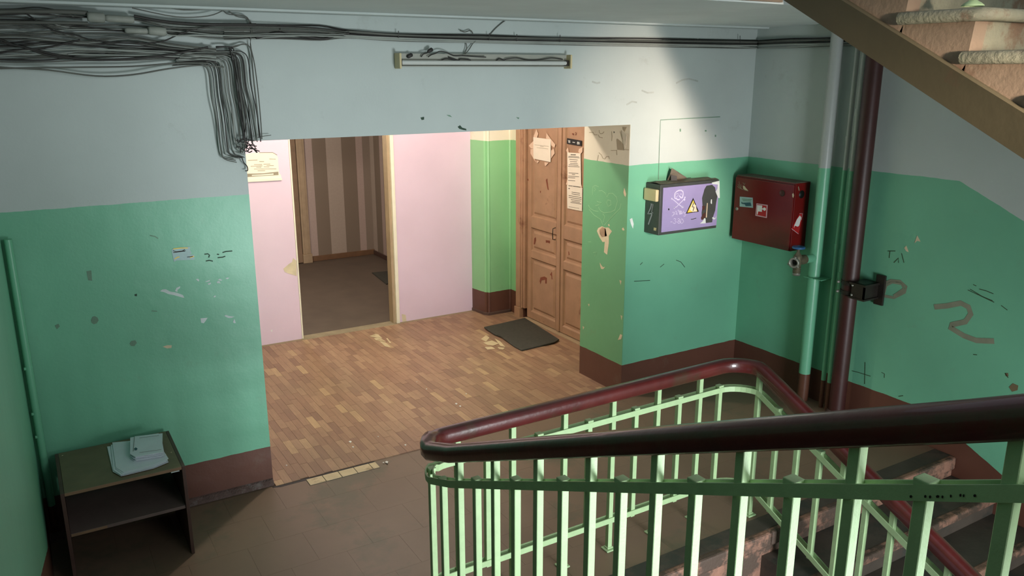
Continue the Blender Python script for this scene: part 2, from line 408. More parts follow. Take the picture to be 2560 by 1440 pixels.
# passage shell
wp = MB().box(.75, T, -.1, 1.0, D+.1, 3.0).box(XD, T, -.1, 4.55, .93, 3.0).box(XD, 2.17, -.1, 4.55, 2.43, 3.0).box(XD, .93, 2.42, 4.55, 2.17, 3.0)
struct(wp.build('wall_passage', M['wall_passage']))
pil = MB()
pil.prism([(3.965, D+.1), (3.965, D-.04), (3.995, 2.46), (4.008, 2.44), (4.014, 2.445), (4.02, 2.425), (4.034, 2.418), (4.045, 2.425), (4.27, 2.425), (4.285, 2.418), (4.30, 2.43), (4.55, 2.43), (4.55, D+.1)], 2, -.1, 3.)
pilaster = struct(pil.build('wall_pilaster', M['wall_passage']))
MB().prism([(3.955, D+.02), (3.98, 2.455), (4.01, 2.41), (4.29, 2.408), (4.29, 2.44), (4.03, 2.44), (3.99, D+.02)], 2, 0, .035).build('skirting', M['wood_side'], pilaster, bevel=.006)
struct(MB().box(.75, T, 2.95, 4.55, D+.1, 3.1).build('ceiling.001', M['ceiling']))
# pink board partition with its doorway to the corridor
PX1, PX2 = 2.112, 3.115
wpk = MB().box(1.0, D, 0.004, PX1, D+.09, 2.95).box(PX2, D, 0.004, 3.965, D+.09, 2.95).box(PX1, D, 2.3, PX2, D+.09, 2.95)
wall_pink = struct(wpk.build('wall_partition', M['pink']))
dw = struct(MB().box(PX2-.035, D-.03, .005, PX2, D+.09, 2.3).box(PX1, D-.008, .005, PX1+.014, D+.09, 2.3).box(PX1, D-.008, 2.27, PX2, D+.09, 2.3).build('door_2', M['cream'], bevel=.003))
MB().box(PX2-.06, D+.0, .005, PX2-.036, D+.10, 2.27).build('jamb', M['tan'], dw)
# corridor
struct(MB().box(1.0, D+.09, -.14, XC, 5.85, .0).build('floor.002', M['corridor_floor']))
struct(MB().box(1.0, 5.85, -.1, XC+.1, 6.0, 3.0).build('wall_corridor', M['stripe']))
struct(MB().box(XC, D+.1, -.1, XC+.1, 5.85, 3.0).build('wall_corridor_right', M['stripe_side']))
struct(MB().box(.9, D+.1, -.1, 1.0, 5.85, 3.0).build('wall_corridor_left', M['stripe_side']))
struct(MB().box(.9, D+.1, 2.7, XC+.1, 6.0, 2.9).build('ceiling.002', M['ceiling']))
struct(MB().box(3.21, 5.825, 0, XC, 5.85, .07).build('baseboard_back', M['wood_strip'], bevel=.004))
struct(MB().box(XC-.02, D+.12, 0, XC, 5.825, .06).build('baseboard_right', M['wood_side'], bevel=.004))
d3 = struct(MB().box(3.10, 5.80, .12, 3.205, 5.85, 2.3).box(3.125, 5.79, .12, 3.18, 5.80, 2.3).build('door_3', M['tan'], bevel=.003))
MB().box(3.09, 5.77, 0, 3.215, 5.85, .12).build('plinth_block', M['tan'], d3, bevel=.004)
MB().box(2.40, 5.815, .01, 3.03, 5.85, 2.2).box(2.99, 5.80, .01, 3.09, 5.849, 2.2).box(2.93, 5.80, .01, 2.955, 5.815, 2.2).build('leaf', M['wood_edge'], d3)
rug = MB().flat([at(930, 683, 2, 0)+Vector((0,0,.001)), at(966, 712, 2, 0)+Vector((0,0,.001)), at(1010, 700, 2, 0)+Vector((0,0,.001)), at(990, 678, 2, 0)+Vector((0,0,.001))], .01, (0, 0, 1)).build('door_mat', M['mat'])
tag(rug, 'small dark mat on the corridor floor beyond the pink doorway', 'mat')

# ------------------------------------------------------------------ painted-over marks on the walls
for pts, k in (
    (zc(400,590,5.758,[(0,795),(30,770),(80,765),(150,800),(230,812),(330,850),(350,890),(320,885),(200,850),(120,835),(60,808)]),'chipw'),
    (zc(400,590,5.758,[(215,790),(235,745),(290,722),(285,750),(250,775),(250,805)]),'chipw'),
    (zc(400,590,5.758,[(582,1185),(684,1176),(660,1215),(630,1255),(590,1248)]),'chipw'),
    (zc(400,590,5.758,[(925,1150),(945,1136),(990,1150),(1070,1160),(1030,1178),(980,1178)]),'chipw'),
    (zc(400,590,5.758,[(1050,1240),(1065,1190),(1078,1215),(1090,1250),(1070,1255)]),'chipw'),
    (zc(400,590,5.758,[(515,618),(545,615),(562,630),(560,655),(535,640)]),'chipw'),
    (zc(400,590,5.758,[(640,658),(690,640),(722,628),(712,650),(680,660)]),'chipw'),
    (zc(400,590,5.758,[(680,685),(730,668),(728,692),(700,702)]),'chipw'),
    (zc(400,590,5.758,[(830,628),(860,612),(895,635),(878,645)]),'chipw'),
    (zc(400,590,5.758,[(818,655),(850,645),(875,680),(820,675)]),'chipw'),
    (zc(400,590,5.758,[(940,608),(965,597),(998,600),(970,622)]),'chipw'),
    (zc(400,590,5.758,[(765,880),(785,855),(802,862),(795,880)]),'chipw'),
    (zc(0,480,2.323,[(945,898),(970,890),(998,890),(995,905),(970,908)]),'chipc'),
    (zc(0,480,2.323,[(528,745),(536,725),(550,720),(566,728),(573,745),(562,762),(545,768),(532,760)]),'chipg'),
    (zc(0,480,2.323,[(752,880),(762,865),(785,860),(795,875),(780,895),(760,893)]),'chipg'),
    (zc(0,480,2.323,[(318,775),(340,765),(348,780),(330,797)]),'chipg'),
    (zc(0,480,2.323,[(502,460),(530,455),(535,515),(512,512)]),'chipg'),
    (zc(0,480,2.323,[(780,595),(795,590),(795,605),(783,604)]),'chipd'),
    ([(1051,294),(1060,292),(1060,299),(1054,300)],'chipd'),
    ([(1144,317),(1150,313),(1155,319),(1165,322),(1166,326),(1158,325),(1148,322)],'chipd'),
    ([(1116,287),(1125,288),(1130,293),(1122,291)],'chipg'),
    ([(1290,293),(1298,294),(1296,298)],'chipg'),
    ([(1574,548),(1580,545),(1584,560),(1582,572),(1577,560)],'chipw'),
    ([(1699,322),(1702,322),(1702,329),(1699,329)],'chipg'), ([(1762,325),(1766,325),(1766,329),(1762,329)],'chipg'), ([(1787,337),(1790,337),(1790,342),(1787,342)],'chipg'),
    ([(104,1128),(112,1128),(116,1160),(112,1178),(104,1165)],'black'),
    ): dec('paint_chip', pts, 1, 0, M[k], wall_front)
for pix, wd, k in (
    ([[(1646,449),(1646,440),(1648,370),(1651,300),(1720,296),(1800,292)]], .006, 'chipg'),
    ([zc(400,590,5.758,[(640,262),(690,256),(712,275),(700,310)]), zc(400,590,5.758,[(660,360),(710,350),(760,362)]), zc(400,590,5.758,[(820,262),(850,265)]), zc(400,590,5.758,[(830,312),(900,305),(940,290)]), zc(400,590,5.758,[(900,238),(950,222),(1040,215)])], .006, 'chipd'),
    ([zc(0,480,2.323,[(870,252),(900,258),(918,270)]), zc(0,480,2.323,[(880,690),(912,692)])], .005, 'chipg'),
    ([[(1600,662),(1606,656)], [(1650,668),(1660,660)], [(1690,650),(1702,655),(1712,668)], [(1585,703),(1625,701)], ], .005, 'chipd'),
    ([[(1690,208),(1705,200),(1722,197),(1745,203)], [(1604,226),(1618,232),(1634,231)], [(1480,204),(1492,208),(1500,206)], [(1566,262),(1580,254),(1592,256)]], .012, 'scuff'),
    ): rib(pix, 1, 0, wd).build('scuff', M[k], wall_front)
# pillar side
for pts, k in (
    (zc(1460,440,5.538,[(180,760),(200,720),(250,695),(290,715),(340,712),(388,765),(345,830),(345,930),(322,1090),(278,1055),(290,910),(260,915),(215,845)]),'chipc'),
    (zc(1460,440,5.538,[(218,740),(255,705),(300,730),(320,830),(250,850),(222,800)]),'chipp'),
    (zc(1460,440,5.538,[(220,1200),(245,1240),(265,1262),(295,1258),(265,1290),(238,1285),(225,1240)]),'chipc'),
    (zc(1460,440,5.538,[(335,670),(350,665),(358,695),(342,695)]),'chipc'),
    (zc(1460,440,5.538,[(525,730),(545,712),(565,750),(540,755)]),'chipc'),
    (zc(1460,440,5.538,[(548,225),(560,165),(585,250),(575,290),(558,265)]),'chipc'),
    (zc(1440,300,10.29,[(1052,500),(1070,482),(1170,560),(1225,640),(1245,780),(1070,765)]),'chipk'),
    (zc(1440,300,10.29,[(1200,180),(1310,185),(1280,250),(1260,300),(1210,250)]),'chipk'),
    (zc(1440,300,10.29,[(968,300),(990,295),(998,330),(980,335)]),'black'),
    ([(1551,835),(1556,838),(1553,848),(1545,850)],'chipc'), ([(1549,700),(1554,702),(1552,712)],'chipc'), ([(1470,760),(1474,760),(1473,766)],'chipc'), ([(1457,815),(1461,818),(1458,824)],'chipc'), ([(1552,788),(1556,790),(1554,800)],'chipc'),
    ): dec('paint_chip', pts, 0, X2, M[k], reveal)
fl_ = MB(); pts = [at(x, y, 0, X2) for x, y in zc(1440,300,10.29,[(1180,260),(1340,370),(1300,700),(1250,760),(1225,620)])]
for i_, q in enumerate(pts): q.x -= (.002, .010, .006, .003, .002)[i_]
fl_.flat(pts, .0015, (-1, 0, 0)).build('peeling_flake', mat('loose_paint', srgb(208, 200, 184), .8), reveal)
rib([zc(1440,300,10.29,[(600,260),(610,330),(640,355),(690,345),(725,300)]), zc(1440,300,10.29,[(580,380),(605,440),(690,460)]), zc(1440,300,10.29,[(590,840),(660,900),(690,980),(740,1005),(790,940),(850,935),(860,1000)]),
     zc(1440,300,10.29,[(340,320),(440,315),(480,385),(550,380)]), zc(1440,300,10.29,[(920,290),(935,420),(925,540)]), zc(1440,300,10.29,[(1140,290),(1170,400),(1200,500)]), zc(1440,300,10.29,[(900,785),(1050,785)]), zc(1440,300,10.29,[(1250,760),(1370,770)]), zc(1440,300,10.29,[(1050,770),(1060,900)]), zc(1440,300,10.29,[(550,1050),(580,900)])], 0, X2, .004).build('paint_crack', M['crease'], reveal)
rib([zc(1460,440,5.538,[(60,400),(90,450),(140,480),(200,490)]), zc(1460,440,5.538,[(70,460),(140,540),(230,600),(265,680)]), zc(1460,440,5.538,[(515,380),(500,450),(430,520),(320,640),(285,680)]), zc(1460,440,5.538,[(205,205),(250,200),(300,240),(320,290),(345,240),(400,240),(450,290),(465,350),(430,470),(370,500),(280,510),(230,480),(200,430)]),
     zc(1460,440,5.538,[(120,260),(120,150),(160,130),(205,150)]), zc(1460,440,5.538,[(140,160),(165,185),(140,210)]), zc(1460,440,5.538,[(180,350),(245,370),(200,400),(160,410)]), zc(1460,440,5.538,[(330,330),(370,340),(375,400),(335,420),(315,370),(330,330)]), zc(1460,440,5.538,[(260,520),(290,560),(265,640)]), zc(1460,440,5.538,[(60,910),(100,910)]), zc(1460,440,5.538,[(130,1060),(180,1050),(150,1110)])], 0, X2, .004).build('scratched_drawing', M['scratch'], reveal)
# right wall graffiti
Z6 = lambda p: zc(2060, 540, 2.572, p)
rib([Z6([(380,510),(370,470),(395,430),(430,415),(490,420),(530,455),(520,490),(450,525),(390,515)]), Z6([(385,500),(400,445),(440,425),(500,435),(515,470),(450,515)])], 0, X3, .02).build('marker_ring', M['pinkmark'], wall_right)
rib([Z6([(710,585),(790,578),(880,560),(930,585),(945,630),(910,680),(820,700),(810,715),(900,770),(980,800),(1095,805)])], 0, X3, .035).build('marker_stroke', M['pinkmark'], wall_right)
rib([Z6([(925,475),(1000,510),(1095,555)]), Z6([(940,470),(1020,518),(1085,545)]), Z6([(960,440),(980,450)]), Z6([(1000,470),(1040,480),(1090,500)]), Z6([(1140,575),(1180,605)]), Z6([(960,890),(985,893)]), Z6([(265,940),(262,1080)]), Z6([(370,1005),(390,1015),(388,1040)]), Z6([(180,995),(220,1005),(300,1030)]), Z6([(480,1160),(510,1155)]), Z6([(1165,1010),(1185,1040)]), Z6([(410,225),(460,225)]), Z6([(425,225),(420,270)]), Z6([(450,300),(480,270),(480,300)]), Z6([(500,240),(515,300)])], 0, X3, .0045).build('pencil_scrawl', M['ink'], wall_right)
for p_ in ([(582,175),(600,125),(622,165),(600,160)], [(517,205),(530,190),(545,232),(528,225)]): dec('paint_chip', Z6(p_), 0, X3, M['chipc'], wall_right)
for p_ in ([(1190,1100),(1215,1075),(1250,1090),(1245,1120),(1210,1130)], [(1165,1010),(1185,1010),(1187,1030),(1170,1030)]): dec('stain', Z6(p_), 0, X3, M['wood'], wall_right)
# pink board marks
dec('torn_paint', [(708,672),(722,660),(730,655),(733,645),(741,652),(742,690),(735,688),(722,684),(712,680)], 1, D, M['chipc'], wall_pink)
dec('torn_paint', [(1004,785),(1014,787),(1016,803),(1006,804)], 1, D, M['chipc'], wall_pink)
dec('torn_paint', [(676,827),(681,823),(680,830)], 1, D, M['white'], wall_pink)
# small sticker on the green wall
st = empty('torn_sticker', at(458, 634, 1, 0))
dec('paper', zc(400,590,5.758,[(165,200),(190,178),(435,152),(430,195),(455,250),(420,265),(490,270),(498,340),(240,350),(200,372),(190,330)]), 1, 0, M['bluecard'], st, off=.001)
for q_ in ([(185,208),(230,225),(320,215),(355,195),(365,212),(330,218)], [(190,238),(260,228),(355,215)], [(390,302),(430,298),(470,290)]): rib([zc(400,590,5.758,q_)], 1, 0, .004, .0025).build('print', M['black'], st)
for q_ in ([(190,185),(300,172),(400,172)], [(210,330),(250,305),(280,300)], [(430,310),(490,290)]): rib([zc(400,590,5.758,q_)], 1, 0, .005, .0022).build('print', M['yellow'], st)
settle(st); tag(st, 'small torn pale blue sticker with black scribbles on the left green wall', 'sticker')

# ------------------------------------------------------------------ stairs
def flight(name, x0, x1, ys, zs, n, rise, run, dirn, mt, mn, nosing_over=.025):
    """steps going towards -y; dirn +1 up, -1 down; each step a part with a nosing as sub-part"""
    root = empty(name, (x0, ys, zs))
    for k in range(n):
        y1 = ys-run*k; y0 = y1-run; z = zs+dirn*rise*(k+(1 if dirn > 0 else 1))
        body = MB().box(x0, y0-(.03 if dirn > 0 else 0), z-(rise if dirn > 0 else .30), x1, y1, z-.001)
        s = body.build('step', mt, root)
        ny = y1+nosing_over if dirn > 0 else y0-nosing_over
        nb = MB().box(x0-.012, min(ny, ny+(-.06 if dirn > 0 else .06)), z-.05, x1-.002, max(ny, ny+(-.06 if dirn > 0 else .06)), z+.001)
        nb.build('nosing', mn, s, bevel=.014, seg=3)
    settle(root); return root
RISE, RUN = .138, .30
XF0, XF1 = XL+.004, 1.44
def zs(y): # top of camera flight under y
    return 0 if y > EDGE else RISE*(math.floor((EDGE-y)/RUN)+1)
cf = flight('staircase_flight', XF0, XF1, EDGE-.03, 0, 9, RISE, RUN, 1, M['step'], M['nosing'])
tag(cf, 'concrete flight rising from the landing beside the left green wall', 'staircase')
df = flight('staircase_flight', 3.27, X3-.002, EDGE, 0, 10, RISE, RUN, -1, M['step'], M['nosing'])
tag(df, 'worn brown flight going down along the right green wall', 'staircase')
# middle landings and lower storey
struct(MB().box(-1.1, -6.4, 1.2, X3, -4.71-.0, 1.36).build('floor.003', M['floor']))
struct(MB().box(-1.1, -6.4, -1.52, X3, -4.99, -1.38).build('floor.004', M['floor']))
struct(MB().box(-1.1, -4.98, -2.95, X3, 0, -2.8).build('floor.005', M['floor']))
# upper flight, overhead at the right
UX, UR = 3.35, .165
uf = empty('staircase_flight', (UX, -1.72, 2.96))
def uz(y): return 2.80+.535*(y+1.80)   # lower edge of the band
pf_ = MB()
for k in range(-1, 9):
    yf = -2.78-.30*k; zt = 2.722-.165*k; yb = yf+.37
    ry = yf+.045
    st_ = MB().prism([(ry, zt-.02), (ry+.30, zt-.02), (ry+.32, zt-.19), (ry+.3, uz(ry+.3)+.12), (ry, uz(ry)+.12), (ry+.02, zt-.17)], 0, UX+.02, X3-.001).build('step', M['upper_step'], uf)
    r_ = .026
    path = [(UX-.012, yb, zt-r_), (UX-.016, yb-.03, zt-r_), (UX-.016, yf+.05, zt-r_), (UX-.006, yf+.015, zt-r_), (UX+.03, yf, zt-r_), (X3-.01, yf, zt-r_)]
    prof = [(r_*math.cos(a), r_*math.sin(a)) for a in [i*math.pi/6 for i in range(12)]]
    MB().sweep(path, prof, True).build('nosing', M['upper_step'], st_)
    MB().box(UX-.01, yf+.01, zt-.022, X3-.01, yb, zt-.001).build('tread', M['upper_step'], st_)
    pf_.prism([(ry-.002, zt-.02), (ry+.30, zt-.02), (ry+.335, uz(ry+.335)+.155), (ry+.02, uz(ry+.02)+.155)], 0, UX, UX+.09)
y0_, y1_ = -1.70, -5.2
def slab(sec, mt, nm):
    """sec: (x, dz) section swept down the slope"""
    b_ = MB(); a_ = [(x, y0_, uz(y0_)+dz) for x, dz in sec]; c2 = [(x, y1_, uz(y1_)+dz) for x, dz in sec]; n_ = len(sec)
    b_.add(a_+c2, [tuple(range(n_)), tuple(range(2*n_-1, n_-1, -1))]+[(i, i+n_, (i+1) % n_+n_, (i+1) % n_) for i in range(n_)])
    return b_.build(nm, mt, uf)
slab([(UX+.03, -.02), (UX-.03, .160), (UX-.02, .168), (UX+.20, .168), (UX+.20, -.02)], M['soffit'], 'stringer')
slab([(UX+.20, .0), (UX+.20, .13), (X3-.001, .13), (X3-.001, .0)], M['soffit'], 'soffit')
pf_.build('plaster_face', M['plaster'], uf)
settle(uf); tag(uf, 'upper flight crossing overhead at the right with rounded grey nosings and brown plastered side', 'staircase')
ub = empty('railing_post', (3.50, -2.63, 2.75))
pb = at(2432, 12, 0, 3.40)
MB().lathe([(0, .042), (.004, .042), (.014, .03), (.022, .016)], (3.40, pb.y, 2.732), (0, 0, 1)).build('foot', M['mint'], ub)
MB().box(3.389, pb.y-.011, 2.74, 3.411, pb.y+.011, 3.6).build('post', M['mint'], ub)
settle(ub); tag(ub, 'mint railing post with a round foot on the top visible step of the upper flight', 'post')

# ------------------------------------------------------------------ the railing
rl = empty('stair_railing', (1.5, -1.7, 0))
def arc(cx, cy, r_, a0, a1, n_): return [(cx+r_*math.cos(math.radians(a0+(a1-a0)*i/n_)), cy+r_*math.sin(math.radians(a0+(a1-a0)*i/n_))) for i in range(n_+1)]
RX, RY, RE = 1.355, -1.66, 3.35
def railpath(z0, corner=.13, ext=0):
    pts = []
    y = -5.0
    while y < RY-corner-.02: pts.append((RX, y)); y += .25
    pts += arc(RX+corner, RY-corner, corner, 180, 90, 7)
    x = RX+corner+.15
    while x < RE-.2: pts.append((x, RY)); x += .25
    pts += arc(RE-.17, RY-.17, .17, 90, 0, 8)
    y = RY-.17-.15
    while y > -4.9: pts.append((RE, y)); y -= .25
    out = []
    for x, y in pts:
        up_ = max(0, -(y+1.80))
        sgn = 1 if x < 2.3 else -1
        z = z0+sgn*.455*up_
        if sgn > 0 and y < -3.9: z += .03*(-(y+3.9))**2
        if sgn > 0 and -1.95 < y < RY-.02: z += .012
        out.append((x, y, z))
    return out
HP = [(-.036,-.034),(-.037,.006),(-.032,.019),(-.019,.027),(0,.030),(.019,.027),(.032,.019),(.037,.006),(.036,-.034),(.030,-.041),(-.030,-.041)]
MB().sweep(railpath(.905), HP).build('handrail', M['maroon'], rl)
def offs(path, d):
    P = [Vector(p) for p in path]; o_ = []
    for i, p in enumerate(P):
        t = (P[min(i+1, len(P)-1)]-P[max(i-1, 0)]); t.z = 0; t.normalize(); sd = t.cross(Vector((0, 0, 1))); o_.append(p+sd*d)
    return o_
FB = [(-.003,-.015),(.003,-.015),(.003,.015),(-.003,.015)]
for z0 in (.762, .182):
    for d_ in (-.0165, .0165):
        MB().sweep(offs(railpath(z0), d_), FB, False).build('flat_bar', M['mint'], rl)
def zrail(x, y, z0):
    up_ = max(0, -(y+1.80)); sgn = 1 if x < 2.3 else -1
    z = z0+sgn*.455*up_
    if sgn > 0 and y < -3.9: z += .03*(-(y+3.9))**2
    return z
def bal(x, y, tall, zfoot=0):
    h = .0132
    lo = zfoot if tall else zrail(x, y, .155); hi = zrail(x, y, .885) if tall else zrail(x, y, .783)
    o = MB().box(x-h, y-h, lo, x+h, y+h, hi).build('baluster', M['mint'], rl, bevel=.0015, seg=1)
    if tall:
        MB().box(x-.03, y-.03, lo, x+.03, y+.03, lo+.010).box(x-.018, y-.018, lo+.01, x+.018, y+.018, lo+.020).build('foot', M['mint'], o, bevel=.004)
    else:
        MB().box(x-h-.004, y-h-.004, hi-.012, x+h+.004, y+h+.004, hi+.004).build('rivet', M['mint'], o, bevel=.003)
for k in range(9): bal(RX, -2.05-.29*k, True, zs(-2.05-.29*k+.0))
for k in range(9): bal(RX, -2.195-.29*k, False)
bal(RX, -1.90, False)
bal(RX+.035, -1.71, False); bal(1.545, RY, True); bal(1.70, RY, False)
for k in range(5): bal(1.84+.3*k, RY, True)
for k in range(5): bal(1.99+.3*k, RY, False)
for k in range(9):
    y = -1.80-.29*k; q = 0 if y > EDGE else -RISE*(math.floor((EDGE-y)/RUN)+1)
    bal(RE, y, True, q); bal(RE, y-.145, False)
for x_, y_, w_ in ((2278,1241,6),(2314,1241,5),(2326,1242,5),(2345,1241,8),(2357,1242,4),(2378,1240,4),(2402,1238,5),(2410,1239,4),(2438,1239,7)):
    dec('ink_blot', [(x_-w_/2, y_-2), (x_, y_-4), (x_+w_/2, y_-2), (x_+w_/3, y_+3), (x_-w_/3, y_+3)], 0, RX-.0198, M['black'], rl)
settle(rl); tag(rl, 'mint painted steel railing with maroon handrail running round the stairwell', 'railing')

# ------------------------------------------------------------------ pipes, post
def vpipe(name, x, y, r_, z0, z1, label, joints=()):
    root = empty(name, (x, y, z0))
    MB().tube([(x, y, z0), (x, y, z1)], r_, 20, up=Vector((0, 1, 0))).build('pipe', M['pipe'], root)
    for zj, h_ in joints: MB().tube([(x, y, zj-h_/2), (x, y, zj+h_/2)], r_*1.22, 16, up=Vector((0, 1, 0))).build('coupling', M['pipe'], root, bevel=.002)
    return root
p1 = vpipe('riser_pipe', 5.0, -.80, .043, 0, ZC, '')
MB().ribbon([(4.955, -.85, .985), (4.955, -.75, .985)], .004, .012, (-1, 0, 0)).box(4.95, -.905, .982, 5.07, -.757, .988).build('clamp', M['pipe'], p1)
settle(p1); tag(p1, 'thick riser pipe beside the red cabinet, painted grey, green and brown', 'pipe')
p2 = vpipe('riser_pipe', 5.0, -.975, .017, 0, ZC, '', ((2.02, .03), (1.25, .035))); settle(p2)
tag(p2, 'thin riser pipe, the left one of the two thin pipes beside the dark red post', 'pipe')
p3 = vpipe('riser_pipe', 5.0, -1.035, .021, 0, ZC, '', ((2.2, .05), (1.05, .04))); settle(p3)
tag(p3, 'thin riser pipe, right one of the two, touching the dark red post', 'pipe')
ps = empty('steel_post', (4.965, -1.14, 0))
MB().tube([(4.965, -1.14, 0), (4.965, -1.14, ZC)], .057, 22, up=Vector((0, 1, 0))).build('pipe', M['post'], ps)
MB().lathe([(0, .08), (.02, .08), (.05, .06)], (4.965, -1.14, 0), (0, 0, 1)).build('base_collar', M['post'], ps)
bk = MB().box(4.90, -1.30, .93, 4.915, -1.20, 1.045).box(4.90, -1.30, .93, 5.07, -1.292, 1.045)
bk.box(4.895, -1.31, 1.03, 5.065, -1.18, 1.045).box(4.895, -1.31, .93, 5.065, -1.18, .942)
bk = bk.build('bracket', M['bracket'], ps)
MB().box(5.055, -1.345, .885, 5.072, -1.275, 1.10).build('wall_plate', M['bracket'], bk, bevel=.002)
for zq in (.955, 1.025):
    MB().tube([(4.965+.0, -1.14, zq-.015), (4.965, -1.14, zq+.015)], .063, 20, up=Vector((0, 1, 0))).build('clamp', M['bracket'], bk)
    for yq in (-1.085, -1.205):
        MB().lathe([(0, .003), (.012, .010), (.022, .012), (.03, .006), (.034, 0)], (4.925, yq, zq), (-1, 0, 0), 6).build('bolt', M['alu'], bk)
settle(ps); tag(ps, 'dark red steel post with a black bracket bolted to the right wall', 'post')
# painted conduit in the left corner
cq = empty('conduit', (XL+.03, -.035, .1))
MB().tube([(XL+.034, -.040, .1), (XL+.032, -.040, 1.68)], .019, 10, up=Vector((0, 1, 0))).build('pipe', M['pipe'], cq)
for zz in (.75, .62, 1.0): MB().box(XL+.01, -.054, zz, XL+.05, -.003, zz+.015).build('clip', M['pipe'], cq, bevel=.003)
settle(cq); tag(cq, 'green painted conduit running down the left corner behind the shelf unit', 'conduit')

# hose valve
hv = empty('hose_valve', (4.9, -.78, 1.15))
vz = 1.135; vx = 4.80; vy = -.80
MB().tube([(4.97, vy, vz), (4.86, vy, vz)], .032, 16).build('inlet', M['pipe'], hv)
MB().lathe([(0, .034), (.03, .036), (.05, .030), (.10, .030)], (4.88, vy, vz), (-1, 0, 0)).build('body', M['brass'], hv)
b_ = MB().lathe([(-.095, .020), (-.09, .026), (-.04, .026), (-.02, .032), (.03, .032), (.045, .024), (.06, .012), (.095, .009)], (vx, vy, vz), (0, 0, 1), 14).build('bonnet', M['brass'], hv)
for q in range(3): MB().lathe([(-.085+q*.016, .026), (-.083+q*.016, .030), (-.079+q*.016, .030), (-.077+q*.016, .026)], (vx, vy, vz), (0, 0, 1), 16).build('thread', M['brass'], b_)
MB().lathe([(-.105, .020), (-.105, .014), (-.11, .028), (-.092, .028)], (vx, vy, vz), (0, 0, 1), 14).build('cap', M['alu'], hv)
MB().lathe([(.090, .004), (.090, .044), (.094, .047), (.101, .047), (.106, .042), (.102, .010), (.112, .008), (.112, 0)], (vx, vy, vz), (0, 0, 1), 24).build('handwheel', M['handwheel'], hv)
MB().lathe([(0, .02), (.03, .022), (.045, .034), (.05, .038), (.075, .038), (.075, .026), (.05, .024), (.03, .022)], (vx-.01, vy, vz), (-.8, -.35, -.05), 20).build('outlet', M['alu'], hv)
MB().lathe([(.031, .0), (.031, .024)], (vx-.01, vy, vz), (-.8, -.35, -.05), 20).build('bore', M['black'], hv)
for a_ in (0, 120, 240):
    d_ = Vector((-.8, -.35, -.05)).normalized(); u_ = d_.orthogonal().normalized(); v_ = d_.cross(u_)
    c2 = Vector((vx-.01, vy, vz))+d_*.062+(u_*math.cos(math.radians(a_))+v_*math.sin(math.radians(a_)))*.040
    MB().lathe([(-.01, 0), (-.008, .008), (.008, .008), (.01, 0)], c2, d_, 8).build('lug', M['alu'], hv)
settle(hv); tag(hv, 'old fire hose valve with blue handwheel branching off the thick pipe', 'valve')

# ------------------------------------------------------------------ grey box with the skull
eb = empty('electric_box', (4.3, 0, 1.29))
ex0, ex1, ey, ez0, ez1 = 4.012, 4.60, -.165, 1.295, 1.672
MB().box(ex0, ey, ez0, ex1, -.001, ez1).build('housing', M['darkmetal'], eb, bevel=.003)
# dented dusty top with a raised torn flap
n_ = 8; vs = []; fs = []
for i in range(n_+1):
    for j in range(5):
        vs.append((ex0+.002+(ex1-ex0-.004)*i/n_, ey+.003+(-ey-.006)*j/4, ez1+.002+(.012*math.sin(i*1.7+j)*(1 if 0 < j < 4 else 0))**2*60))
for i in range(n_):
    for j in range(4): fs.append((i*5+j, (i+1)*5+j, (i+1)*5+j+1, i*5+j+1))
MB().add(vs, fs).build('top_cover', M['lid'], eb)
dec('opening', [(1700,443),(1722,441),(1728,445),(1704,447)], 2, ez1+.006, M['black'], eb)
fp = [Vector((4.20, -.02, ez1+.005)), Vector((4.32, -.06, ez1+.004)), Vector((4.34, -.09, ez1+.02)), Vector((4.25, -.07, ez1+.075)), Vector((4.215, -.05, ez1+.10)), Vector((4.20, -.05, ez1+.05))]
MB().flat(fp, .002, (-.3, -1, .4)).build('torn_flap', M['lid'], eb)
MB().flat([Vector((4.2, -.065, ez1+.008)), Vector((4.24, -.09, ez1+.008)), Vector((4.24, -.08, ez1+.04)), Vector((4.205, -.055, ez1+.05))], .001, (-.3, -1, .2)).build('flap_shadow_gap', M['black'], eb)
EF = ey-.0
pn = MB().box(ex0+.022, ey-.008, ez0+.022, ex1-.006, ey, ez1-.022).build('door', M['lilac'], eb, bevel=.002)
EF = ey-.008
Z8 = lambda p: zc(1600, 420, 8, p); Z9 = lambda p: zc(1660, 460, 13.09, p)
dec('worn_patch', Z8([(1290,420),(1330,355),(1440,335),(1500,390),(1510,470),(1545,560),(1520,700),(1500,850),(1450,1000),(1440,1085),(1310,1100),(1240,1020),(1230,900),(1250,760),(1240,600)]), 1, EF, M['darkmetal'], pn)
for pts, k in (([(1430,290),(1585,255),(1590,600),(1560,600),(1505,470),(1540,420),(1550,330),(1440,320)],'chipw'), ([(1195,1110),(1250,1060),(1280,1000),(1305,1010),(1310,1105)],'chipw'), ([(1408,690),(1415,630),(1432,625),(1432,715),(1415,715)],'chipw'), ([(1335,700),(1350,700),(1330,990),(1312,990)],'chipc'),
               ([(1435,1000),(1450,980),(1500,1005),(1525,940),(1515,1000),(1480,1030),(1450,1015)],'chipw'), ([(1215,1000),(1245,930),(1300,880),(1310,980),(1270,1010),(1230,1040)],'brownred'), ([(1238,760),(1300,755),(1290,830),(1245,850)],'brownred')):
    dec('worn_patch', Z8(pts), 1, EF, M[k], pn, off=.0022)
sk = rib([Z9([(350,470),(335,400),(345,320),(400,250),(480,210),(560,205),(615,250),(625,340),(600,450),(560,455),(520,415),(490,380)]), Z9([(350,470),(400,470),(430,510),(470,515),(510,495)])], 1, EF, .0095)
rib([Z9([(370,420),(370,350),(420,310),(465,320),(460,370),(420,420),(385,425)]), Z9([(520,330),(570,325),(600,380),(570,440)])], 1, EF, .004, mb=sk)
